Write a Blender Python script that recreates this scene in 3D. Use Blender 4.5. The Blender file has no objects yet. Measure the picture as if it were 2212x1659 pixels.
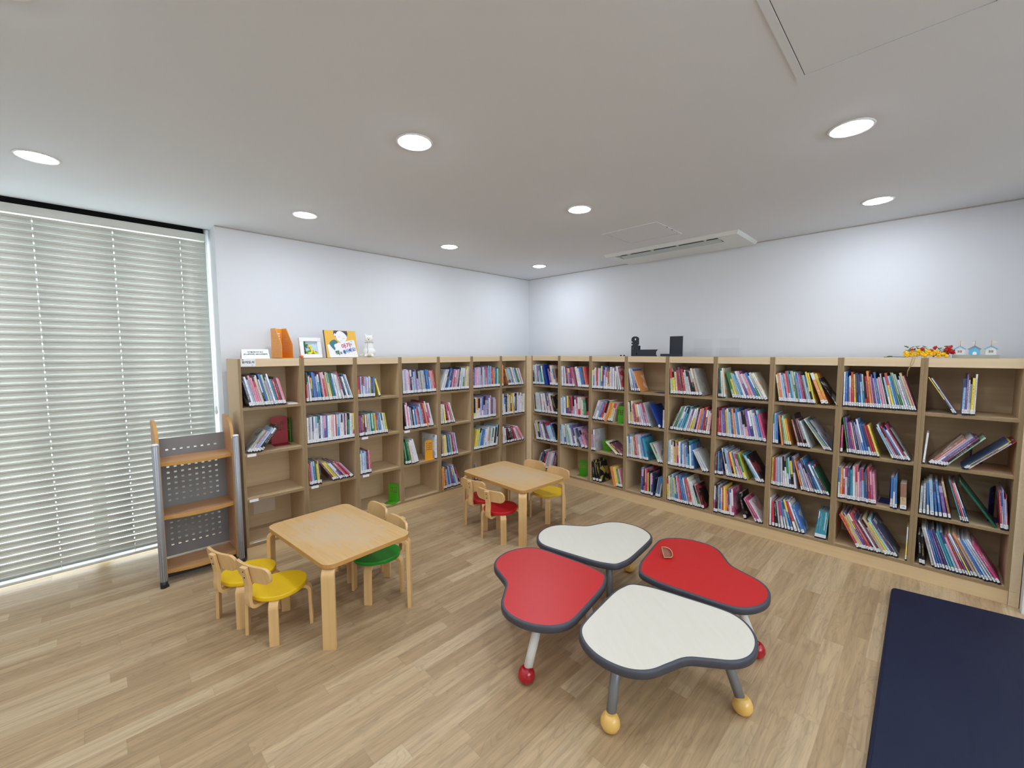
import bpy, bmesh, math, random
from mathutils import Vector, Matrix, Euler
R = math.radians
random.seed(7)
SC = bpy.context.scene
COL = SC.collection

# ------------------------------------------------------------------ camera, world, exposure
cam_d = bpy.data.cameras.new('camera')
cam = bpy.data.objects.new('camera', cam_d)
COL.objects.link(cam)
cam_d.sensor_width = 36.0
cam_d.lens = 36.0 * 909.73 / 2212.0
cam_d.clip_start = 0.02
_yaw, _pit, _rol = 0.785443, 0.0759358, -0.0023273
_f = Vector((math.cos(_yaw) * math.cos(_pit), math.sin(_yaw) * math.cos(_pit), -math.sin(_pit)))
_r = Vector((math.sin(_yaw), -math.cos(_yaw), 0))
_u = _r.cross(_f)
_r2 = _r * math.cos(_rol) + _u * math.sin(_rol)
_u2 = -_r * math.sin(_rol) + _u * math.cos(_rol)
CAM = Vector((-3.61182, -3.30883, 1.44323))
_m = Matrix((_r2, _u2, -_f)).transposed().to_4x4()
_m.translation = CAM
cam.matrix_world = _m
SC.camera = cam
SC.view_settings.view_transform = 'Standard'
SC.view_settings.look = 'None'
SC.view_settings.gamma = 1.0
SC.view_settings.exposure = 0.08
SC.view_settings.use_curve_mapping = False
FPX = 909.73


def proj(p):
    d = Vector(p) - CAM
    z = d.dot(_f)
    return 1106 + FPX * d.dot(_r2) / z, 829.5 - FPX * d.dot(_u2) / z


wd = bpy.data.worlds.new('daylight')
SC.world = wd
wd.use_nodes = True
_bg = wd.node_tree.nodes['Background']
_bg.inputs[0].default_value = (0.88, 0.96, 1.0, 1)
_bg.inputs[1].default_value = 6.0

LAMP_STRENGTH = 150.0

# ------------------------------------------------------------------ materials


def srgb(r, g, b):
    def f(c):
        c /= 255.0
        return c / 12.92 if c <= 0.04045 else ((c + 0.055) / 1.055) ** 2.4
    return (f(r), f(g), f(b), 1.0)


class NT:
    def __init__(self, name):
        self.m = bpy.data.materials.new(name)
        self.m.use_nodes = True
        self.t = self.m.node_tree
        self.b = self.t.nodes['Principled BSDF']

    def n(self, kind, **kw):
        nd = self.t.nodes.new(kind)
        for k, v in kw.items():
            setattr(nd, k, v)
        return nd

    def l(self, a, b):
        self.t.links.new(a, b)

    def math(self, op, a, b=None, c=None):
        nd = self.n('ShaderNodeMath', operation=op)
        for i, v in enumerate((a, b, c)):
            if v is None:
                continue
            if isinstance(v, (int, float)):
                nd.inputs[i].default_value = v
            else:
                self.l(v, nd.inputs[i])
        return nd.outputs[0]

    def mix(self, fac, a, b, blend='MIX'):
        nd = self.n('ShaderNodeMix', data_type='RGBA', blend_type=blend)
        for s, v in ((nd.inputs[0], fac), (nd.inputs[6], a), (nd.inputs[7], b)):
            if isinstance(v, (int, float)):
                s.default_value = v
            elif isinstance(v, tuple):
                s.default_value = v
            else:
                self.l(v, s)
        return nd.outputs[2]

    def noise(self, vec, scale, detail=2.0, rough=0.5, dist=0.0, dim='3D'):
        nd = self.n('ShaderNodeTexNoise', noise_dimensions=dim)
        nd.inputs['Scale'].default_value = scale
        nd.inputs['Detail'].default_value = detail
        nd.inputs['Roughness'].default_value = rough
        nd.inputs['Distortion'].default_value = dist
        if vec is not None:
            self.l(vec, nd.inputs['Vector'])
        return nd.outputs[0]

    def ramp(self, fac, stops):
        nd = self.n('ShaderNodeValToRGB')
        e = nd.color_ramp.elements
        while len(e) < len(stops):
            e.new(0.5)
        for el, (p, c) in zip(e, stops):
            el.position = p
            el.color = c
        self.l(fac, nd.inputs[0])
        return nd.outputs[0]

    def mapping(self, vec, scale=(1, 1, 1), loc=(0, 0, 0), rot=(0, 0, 0)):
        nd = self.n('ShaderNodeMapping')
        nd.inputs['Scale'].default_value = scale
        nd.inputs['Location'].default_value = loc
        nd.inputs['Rotation'].default_value = rot
        self.l(vec, nd.inputs['Vector'])
        return nd.outputs[0]

    def objco(self):
        return self.n('ShaderNodeTexCoord').outputs['Object']

    def bump(self, h, strength=0.2, dist=0.01):
        nd = self.n('ShaderNodeBump')
        nd.inputs['Strength'].default_value = strength
        nd.inputs['Distance'].default_value = dist
        self.l(h, nd.inputs['Height'])
        self.l(nd.outputs[0], self.b.inputs['Normal'])


def plain(name, col, rough=0.5, metal=0.0, var=0.06, nscale=12.0, spec=0.5, bump=0.0, coat=0.0):
    k = NT(name)
    co = k.objco()
    nz = k.noise(co, nscale, 3)
    dark = tuple(c * (1 - var) for c in col[:3]) + (1,)
    lite = tuple(min(1, c * (1 + var)) for c in col[:3]) + (1,)
    k.l(k.mix(nz, dark, lite), k.b.inputs['Base Color'])
    k.b.inputs['Roughness'].default_value = rough
    k.b.inputs['Metallic'].default_value = metal
    k.b.inputs['Specular IOR Level'].default_value = spec
    k.b.inputs['Coat Weight'].default_value = coat
    if bump:
        k.bump(k.noise(co, nscale * 12, 2), bump, 0.002)
    return k.m


def wood(name, base, dark, axis, rough=0.45, fine=70.0, contrast=0.55, band=3.0):
    """grain running along axis 0,1,2 of the object"""
    k = NT(name)
    co = k.objco()
    s = [fine, fine, fine]
    s[axis] = fine * 0.035
    g1 = k.noise(k.mapping(co, tuple(s)), 1.0, 4, 0.6, 0.4)
    s2 = [band * 4] * 3
    s2[axis] = band * 0.35
    g2 = k.noise(k.mapping(co, tuple(s2)), 1.0, 2, 0.5, 0.2)
    f = k.math('MULTIPLY', k.math('ADD', k.math('MULTIPLY', g1, 0.6), k.math('MULTIPLY', g2, 0.4)), 1.0)
    c = k.ramp(f, [(0.5 - contrast / 2.2, dark), (0.5 + contrast / 2.2, base)])
    k.l(c, k.b.inputs['Base Color'])
    k.b.inputs['Roughness'].default_value = rough
    k.b.inputs['Specular IOR Level'].default_value = 0.4
    return k.m


M = {}
M['wall'] = plain('wall_paint', srgb(222, 224, 228), 0.85, var=0.012, nscale=3, spec=0.2)
M['ceiling'] = plain('ceiling_paint', srgb(222, 227, 233), 0.9, var=0.012, nscale=2, spec=0.2)
M['gap_shade'] = plain('painted_gap_shade', srgb(176, 170, 164), 0.8, var=0.04)  # shade of the wall-ceiling gap put into a strip colour
M['pocket'] = plain('blind_pocket_shade', srgb(28, 28, 30), 0.9)  # shade inside the pocket painted as a near-black lining
M['shelfA'] = wood('bookcase_laminate', srgb(214, 188, 150), srgb(198, 170, 131), 2, 0.5, 60, 0.5)
M['shelfH'] = wood('bookcase_laminate_flat', srgb(214, 188, 150), srgb(198, 170, 131), 0, 0.5, 60, 0.5)
M['rail'] = wood('bookcase_rail_laminate', srgb(230, 208, 173), srgb(216, 190, 152), 0, 0.5, 60, 0.5)
M['edge'] = wood('bookcase_edge_banding', srgb(160, 136, 101), srgb(140, 116, 82), 2, 0.5, 90, 0.6)
M['plinth'] = wood('plinth_oak', srgb(224, 196, 154), srgb(206, 175, 130), 0, 0.45, 50, 0.6)
M['ply'] = wood('birch_tabletop', srgb(222, 186, 134), srgb(205, 164, 110), 0, 0.4, 50, 0.5)
M['plyedge'] = wood('birch_ply_edge', srgb(206, 158, 92), srgb(172, 124, 66), 0, 0.45, 90, 0.7)
M['bent'] = wood('bent_birch', srgb(226, 187, 132), srgb(208, 166, 108), 2, 0.33, 60, 0.5)
M['cartwood'] = wood('beech_laminate', srgb(205, 158, 112), srgb(186, 138, 94), 0, 0.4, 50, 0.5)
M['cartedge'] = wood('beech_edge', srgb(206, 158, 92), srgb(190, 140, 76), 0, 0.4, 50, 0.5)
M['yellow'] = plain('yellow_seat_paint', srgb(232, 190, 22), 0.42, var=0.05, bump=0.05)
M['red'] = plain('red_seat_paint', srgb(190, 18, 26), 0.42, var=0.05, bump=0.05)
M['green'] = plain('green_seat_paint', srgb(22, 140, 36), 0.42, var=0.05, bump=0.05)
M['screw'] = plain('dark_steel_screw', srgb(70, 70, 75), 0.35, 0.8)
M['rim'] = plain('grey_rubber_edge', srgb(66, 66, 74), 0.5, var=0.06, nscale=30, bump=0.08)
M['redtop'] = plain('red_laminate', srgb(190, 30, 30), 0.36, var=0.03, nscale=60, bump=0.06)
M['greyleg'] = plain('grey_metal_leg', srgb(128, 130, 132), 0.4, 0.3)
M['whiteleg'] = plain('white_metal_leg', srgb(222, 220, 212), 0.4)
M['yfoot'] = plain('amber_plastic_foot', srgb(228, 182, 98), 0.15, coat=0.3)
M['rfoot'] = plain('crimson_plastic_foot', srgb(168, 10, 28), 0.15, coat=0.3)
M['alu'] = plain('brushed_aluminium', srgb(168, 170, 173), 0.4, 0.25, var=0.1, nscale=60)
M['perf'] = plain('grey_perforated_board', srgb(128, 126, 126), 0.5)
M['black'] = plain('black_plastic', srgb(26, 26, 30), 0.45)
M['blackm'] = plain('black_metal', srgb(34, 38, 50), 0.5)
M['slat'] = plain('blind_slat_paint', srgb(206, 206, 198), 0.5, var=0.02)
M['cord'] = plain('blind_cord', srgb(225, 225, 220), 0.7)
M['alframe'] = plain('window_frame_grey', srgb(170, 170, 168), 0.4, 0.3)
M['white'] = plain('white_plastic', srgb(236, 236, 236), 0.4, var=0.02)
M['paper'] = plain('white_paper', srgb(238, 238, 240), 0.6, var=0.02)
M['greypaper'] = plain('translucent_sheet', srgb(222, 206, 186), 0.4, var=0.03)
M['orange'] = plain('orange_plastic', srgb(240, 160, 48), 0.35, var=0.04)
M['clay_o'] = plain('orange_clay', srgb(240, 110, 52), 0.5)
M['b_green'] = plain('green_bookend_paint', srgb(74, 158, 24), 0.45, var=0.05)
M['b_red'] = plain('red_bookend_paint', srgb(158, 30, 44), 0.45, var=0.05)
M['b_orange'] = plain('amber_bookend_paint', srgb(232, 160, 32), 0.45, var=0.05)
M['b_blue'] = plain('blue_bookend_paint', srgb(44, 52, 128), 0.45, var=0.05)
M['b_black'] = plain('black_bookend_paint', srgb(34, 26, 30), 0.45, var=0.05)
M['ac'] = plain('air_conditioner_plastic', srgb(222, 226, 224), 0.45, var=0.02)
M['acflap'] = plain('air_conditioner_flap', srgb(182, 194, 196), 0.4, var=0.03)
M['gap_and_catch'] = plain('hatch_joint_grey', srgb(96, 92, 90), 0.9)  # shade of the hatch gap as a colour; catches share it
M['trimw'] = plain('door_frame_white', srgb(226, 228, 226), 0.4, var=0.02)
M['plush'] = plain('white_plush', srgb(238, 236, 230), 0.95, var=0.05, nscale=60, bump=0.4)
M['ink'] = plain('black_ink', srgb(40, 42, 48), 0.6)
M['ink_m'] = plain('magenta_ink', srgb(192, 40, 100), 0.6)
M['ink_g'] = plain('green_ink', srgb(30, 104, 70), 0.6)
M['ink_b'] = plain('blue_ink', srgb(36, 104, 186), 0.6)
M['ink_s'] = plain('grey_ink', srgb(120, 126, 130), 0.6)
M['art_y'] = plain('mustard_print', srgb(234, 184, 70), 0.5, var=0.02)
M['art_hair'] = plain('dark_slate_print', srgb(66, 66, 84), 0.5)
M['art_skin'] = plain('pale_print', srgb(240, 238, 240), 0.5, var=0.01)
M['art_teal'] = plain('teal_print', srgb(64, 122, 136), 0.5, var=0.2, nscale=250)
M['pic_sky'] = plain('sky_print', srgb(192, 214, 230), 0.5, var=0.08, nscale=30)
M['pic_grass'] = plain('grass_clay', srgb(70, 150, 40), 0.5)
M['pic_palm'] = plain('palm_clay', srgb(14, 96, 62), 0.5)
M['pic_trunk'] = plain('trunk_clay', srgb(56, 48, 44), 0.5)
M['pic_y'] = plain('yellow_clay', srgb(250, 216, 40), 0.5)
M['petal_y'] = plain('yellow_petal', srgb(246, 196, 20), 0.6)
M['petal_r'] = plain('red_petal', srgb(186, 32, 26), 0.6)
M['leafm'] = plain('green_leaf', srgb(76, 104, 44), 0.6, var=0.25)
M['twine'] = plain('jute_twine', srgb(176, 146, 106), 0.9)
M['hut_w'] = plain('hut_white_paint', srgb(226, 226, 224), 0.6)
M['hut_b'] = plain('hut_blue_paint', srgb(112, 184, 216), 0.6)
M['hut_g'] = plain('hut_grey_paint', srgb(140, 144, 154), 0.6)
M['hut_base'] = plain('hut_base_paint', srgb(168, 170, 158), 0.6)
M['pane'] = plain('hut_pane_grey', srgb(130, 128, 124), 0.6)
M['flagc'] = plain('cream_flag', srgb(220, 214, 200), 0.8)
M['toyw'] = plain('brown_wood_toy', srgb(140, 82, 50), 0.5, var=0.2, nscale=30)
M['toyl'] = plain('light_wood_toy', srgb(186, 128, 88), 0.5, var=0.1, nscale=30)
M['pages'] = plain('page_block', srgb(226, 222, 212), 0.8, var=0.05, nscale=200)
M['inkband'] = plain('black_label_band', srgb(30, 30, 34), 0.4)


def mk_navy():
    k = NT('navy_mat_vinyl')
    co = k.objco()
    nz = k.noise(co, 2.2, 3, 0.5, 0.5)
    k.l(k.mix(nz, srgb(19, 21, 47), srgb(22, 30, 53)), k.b.inputs['Base Color'])
    k.b.inputs['Roughness'].default_value = 0.62
    k.b.inputs['Specular IOR Level'].default_value = 0.3
    w = k.noise(k.mapping(co, (2.2, 9, 1), rot=(0, 0, 0.5)), 1.0, 2, 0.4, 0.8)
    k.bump(w, 0.35, 0.02)
    return k.m


def mk_whitetop():
    k = NT('white_ash_laminate')
    co = k.objco()
    g = k.noise(k.mapping(co, (6, 60, 6), rot=(0, 0, 1.0)), 1.0, 2, 0.5, 0.3)
    k.l(k.ramp(g, [(0.2, srgb(211, 205, 189)), (0.8, srgb(215, 209, 195))]), k.b.inputs['Base Color'])
    k.b.inputs['Roughness'].default_value = 0.38
    return k.m


def mk_worn():
    """birch table top with its middle worn pale"""
    k = NT('worn_birch_tabletop')
    co = k.objco()
    g = k.noise(k.mapping(co, (60, 3, 60)), 1.0, 4, 0.6, 0.4)
    wood_c = k.ramp(g, [(0.25, srgb(198, 156, 100)), (0.75, srgb(212, 174, 120))])
    sep = k.n('ShaderNodeSeparateXYZ')
    k.l(co, sep.inputs[0])
    ex = k.math('POWER', k.math('MULTIPLY', k.math('ABSOLUTE', sep.outputs[0]), 1 / 0.235), 3.0)
    ey = k.math('POWER', k.math('MULTIPLY', k.math('ABSOLUTE', sep.outputs[1]), 1 / 0.35), 3.0)
    d = k.math('SUBTRACT', 1.0, k.math('ADD', ex, ey))
    n1 = k.noise(k.mapping(co, (14, 6, 10)), 1.0, 5, 0.65, 1.2)
    f = k.math('ADD', k.math('MULTIPLY', d, 0.75), k.math('MULTIPLY', k.math('SUBTRACT', n1, 0.5), 2.2))
    mr = k.n('ShaderNodeMapRange')
    mr.inputs[1].default_value = 0.15
    mr.inputs[2].default_value = 0.8
    k.l(f, mr.inputs[0])
    fine = k.noise(co, 160, 3, 0.7)
    worn = k.mix(fine, srgb(188, 160, 124), srgb(212, 188, 154))
    k.l(k.mix(k.math('MULTIPLY', mr.outputs[0], 0.85), wood_c, worn), k.b.inputs['Base Color'])
    k.b.inputs['Roughness'].default_value = 0.42
    return k.m


def mk_floor():
    k = NT('oak_vinyl_planks')
    co = k.objco()
    sep = k.n('ShaderNodeSeparateXYZ')
    k.l(co, sep.inputs[0])
    x, y = sep.outputs[0], sep.outputs[1]
    H, L = 0.083, 0.62
    yr = k.math('DIVIDE', y, H)
    row = k.math('FLOOR', yr)
    wn = k.n('ShaderNodeTexWhiteNoise', noise_dimensions='1D')
    k.l(row, wn.inputs['W'])
    xs = k.math('ADD', k.math('DIVIDE', x, L), k.math('MULTIPLY', wn.outputs[0], 7.3))
    colm = k.math('FLOOR', xs)
    cmb = k.n('ShaderNodeCombineXYZ')
    k.l(row, cmb.inputs[0])
    k.l(colm, cmb.inputs[1])
    w2 = k.n('ShaderNodeTexWhiteNoise', noise_dimensions='2D')
    k.l(cmb.outputs[0], w2.inputs['Vector'])
    rnd = w2.outputs[0]
    # grain coordinates shifted per plank
    gx = k.math('ADD', k.math('MULTIPLY', x, 2.4), k.math('MULTIPLY', rnd, 37.0))
    gy = k.math('ADD', k.math('MULTIPLY', y, 46.0), k.math('MULTIPLY', rnd, 91.0))
    c2 = k.n('ShaderNodeCombineXYZ')
    k.l(gx, c2.inputs[0])
    k.l(gy, c2.inputs[1])
    k.l(k.math('MULTIPLY', rnd, 13.0), c2.inputs[2])
    fine = k.noise(c2.outputs[0], 1.0, 5, 0.62, 0.7)
    gx2 = k.math('ADD', k.math('MULTIPLY', x, 2.0), k.math('MULTIPLY', rnd, 57.0))
    gy2 = k.math('ADD', k.math('MULTIPLY', y, 13.0), k.math('MULTIPLY', rnd, 31.0))
    c3 = k.n('ShaderNodeCombineXYZ')
    k.l(gx2, c3.inputs[0])
    k.l(gy2, c3.inputs[1])
    big = k.noise(c3.outputs[0], 1.0, 2, 0.5, 0.9)
    rings = k.math('FRACT', k.math('MULTIPLY', big, 9.0))
    rings = k.math('ABSOLUTE', k.math('SUBTRACT', rings, 0.5))
    tone = k.ramp(rnd, [(0.0, srgb(170, 142, 106)), (0.35, srgb(181, 153, 116)), (0.7, srgb(187, 160, 123)), (1.0, srgb(198, 174, 138))])
    mr = k.n('ShaderNodeMapRange')
    mr.inputs[1].default_value = 0.3
    mr.inputs[2].default_value = 0.62
    mr.inputs[3].default_value = 0.74
    mr.inputs[4].default_value = 1.04
    k.l(fine, mr.inputs[0])
    mr2 = k.n('ShaderNodeMapRange')
    mr2.inputs[1].default_value = 0.0
    mr2.inputs[2].default_value = 0.16
    mr2.inputs[3].default_value = 0.86
    mr2.inputs[4].default_value = 1.0
    k.l(rings, mr2.inputs[0])
    shade = k.math('MULTIPLY', mr.outputs[0], mr2.outputs[0])
    # joints
    fy = k.math('FRACT', yr)
    ey = k.math('MINIMUM', fy, k.math('SUBTRACT', 1.0, fy))
    fx = k.math('FRACT', xs)
    ex = k.math('MULTIPLY', k.math('MINIMUM', fx, k.math('SUBTRACT', 1.0, fx)), L / H)
    e = k.math('MINIMUM', ex, ey)
    jn = k.math('LESS_THAN', e, 0.012)
    shade = k.math('MULTIPLY', shade, k.math('SUBTRACT', 1.0, k.math('MULTIPLY', jn, 0.16)))
    cs = k.n('ShaderNodeCombineXYZ')
    for i in range(3):
        k.l(shade, cs.inputs[i])
    k.l(k.mix(1.0, tone, cs.outputs[0], 'MULTIPLY'), k.b.inputs['Base Color'])
    k.b.inputs['Roughness'].default_value = 0.42
    k.b.inputs['Specular IOR Level'].default_value = 0.35
    k.bump(fine, 0.05, 0.003)
    return k.m


def mk_book():
    """printed covers: two colours per book (face attributes) laid out by noise"""
    k = NT('printed_book_cover')
    c1 = k.n('ShaderNodeAttribute', attribute_name='ink1').outputs['Color']
    c2 = k.n('ShaderNodeAttribute', attribute_name='ink2').outputs['Color']
    sd = k.n('ShaderNodeAttribute', attribute_name='seed').outputs['Fac']
    kd = k.n('ShaderNodeAttribute', attribute_name='front').outputs['Fac']
    uv = k.n('ShaderNodeUVMap', uv_map='uv').outputs[0]
    sep = k.n('ShaderNodeSeparateXYZ')
    k.l(uv, sep.inputs[0])
    u, v = sep.outputs[0], sep.outputs[1]
    off = k.math('MULTIPLY', sd, 60.0)
    # lettering on the spine
    cv = k.n('ShaderNodeCombineXYZ')
    k.l(k.math('MULTIPLY', u, 2.6), cv.inputs[0])
    k.l(k.math('MULTIPLY', v, 75.0), cv.inputs[1])
    k.l(off, cv.inputs[2])
    t = k.noise(cv.outputs[0], 1.0, 2, 0.6, 0.3)
    inside = k.math('MULTIPLY', k.math('GREATER_THAN', u, 0.28), k.math('LESS_THAN', u, 0.72))
    lo = k.math('ADD', 0.26, k.math('MULTIPLY', k.math('FRACT', k.math('MULTIPLY', sd, 17.0)), 0.2))
    hi = k.math('ADD', 0.72, k.math('MULTIPLY', k.math('FRACT', k.math('MULTIPLY', sd, 29.0)), 0.24))
    inside = k.math('MULTIPLY', inside, k.math('MULTIPLY', k.math('GREATER_THAN', v, lo), k.math('LESS_THAN', v, hi)))
    letters = k.math('MULTIPLY', k.math('MULTIPLY', inside, k.math('GREATER_THAN', t, 0.53)), 0.85)
    # a coloured block on part of the spine
    cut = k.math('ADD', 0.3, k.math('MULTIPLY', k.math('FRACT', k.math('MULTIPLY', sd, 43.0)), 0.5))
    block = k.math('MULTIPLY', k.math('GREATER_THAN', v, cut), k.math('GREATER_THAN', k.math('FRACT', k.math('MULTIPLY', sd, 71.0)), 0.72))
    spine = k.math('MAXIMUM', letters, block)
    # cover picture
    cw = k.n('ShaderNodeCombineXYZ')
    k.l(k.math('MULTIPLY', u, 2.0), cw.inputs[0])
    k.l(k.math('MULTIPLY', v, 2.4), cw.inputs[1])
    k.l(off, cw.inputs[2])
    p = k.noise(cw.outputs[0], 1.0, 2, 0.5, 0.6)
    pm = k.n('ShaderNodeMapRange')
    pm.inputs[1].default_value = 0.55
    pm.inputs[2].default_value = 0.6
    pm.inputs[4].default_value = 0.6
    k.l(p, pm.inputs[0])
    pic = pm.outputs[0]
    fac = k.math('ADD', k.math('MULTIPLY', spine, k.math('SUBTRACT', 1.0, kd)), k.math('MULTIPLY', pic, kd))
    k.l(k.mix(fac, c1, c2), k.b.inputs['Base Color'])
    k.b.inputs['Roughness'].default_value = 0.34
    return k.m


def mk_label():
    """white call-number sticker with a row of small printed marks"""
    k = NT('call_number_sticker')
    uv = k.n('ShaderNodeUVMap', uv_map='uv').outputs[0]
    sep = k.n('ShaderNodeSeparateXYZ')
    k.l(uv, sep.inputs[0])
    u, v = sep.outputs[0], sep.outputs[1]
    cv = k.n('ShaderNodeCombineXYZ')
    k.l(k.math('MULTIPLY', u, 5.0), cv.inputs[0])
    k.l(k.math('MULTIPLY', v, 5.0), cv.inputs[1])
    oi = k.n('ShaderNodeObjectInfo')
    k.l(k.math('MULTIPLY', oi.outputs['Random'], 50.0), cv.inputs[2])
    t = k.noise(cv.outputs[0], 1.0, 2, 0.6)
    ins = k.math('MULTIPLY', k.math('GREATER_THAN', u, 0.2), k.math('LESS_THAN', u, 0.8))
    ins = k.math('MULTIPLY', ins, k.math('MULTIPLY', k.math('GREATER_THAN', v, 0.3), k.math('LESS_THAN', v, 0.75)))
    k.l(k.mix(k.math('MULTIPLY', ins, k.math('GREATER_THAN', t, 0.53)), srgb(238, 238, 240), srgb(92, 94, 104)), k.b.inputs['Base Color'])
    k.b.inputs['Roughness'].default_value = 0.35
    return k.m


def mk_emit():
    m = bpy.data.materials.new('lamp_diffuser')
    m.use_nodes = True
    t = m.node_tree
    t.nodes.clear()
    e = t.nodes.new('ShaderNodeEmission')
    e.inputs[0].default_value = (0.86, 0.94, 1.06, 1)
    e.inputs[1].default_value = LAMP_STRENGTH
    o = t.nodes.new('ShaderNodeOutputMaterial')
    t.links.new(e.outputs[0], o.inputs[0])
    return m


def mk_glass(name, tint, rough=0.02):
    m = bpy.data.materials.new(name)
    m.use_nodes = True
    t = m.node_tree
    t.nodes.clear()
    tr = t.nodes.new('ShaderNodeBsdfTransparent')
    tr.inputs[0].default_value = tint
    gl = t.nodes.new('ShaderNodeBsdfGlossy')
    gl.inputs['Roughness'].default_value = rough
    lw = t.nodes.new('ShaderNodeLayerWeight')
    lw.inputs[0].default_value = 0.25
    mx = t.nodes.new('ShaderNodeMixShader')
    sc = t.nodes.new('ShaderNodeMath')
    sc.operation = 'MULTIPLY'
    sc.inputs[1].default_value = 0.35
    o = t.nodes.new('ShaderNodeOutputMaterial')
    t.links.new(lw.outputs['Fresnel'], sc.inputs[0])
    t.links.new(sc.outputs[0], mx.inputs[0])
    t.links.new(tr.outputs[0], mx.inputs[1])
    t.links.new(gl.outputs[0], mx.inputs[2])
    t.links.new(mx.outputs[0], o.inputs[0])
    return m


M['navy'] = mk_navy()
M['whitetop'] = mk_whitetop()
M['worn'] = mk_worn()
M['floor'] = mk_floor()
M['book'] = mk_book()
M['label'] = mk_label()
M['emit'] = mk_emit()
M['glass'] = mk_glass('window_glass', (0.97, 0.99, 0.99, 1))
M['acrylic'] = mk_glass('clear_acrylic', (0.985, 0.985, 0.985, 1), 0.05)

# ------------------------------------------------------------------ mesh helpers


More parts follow.
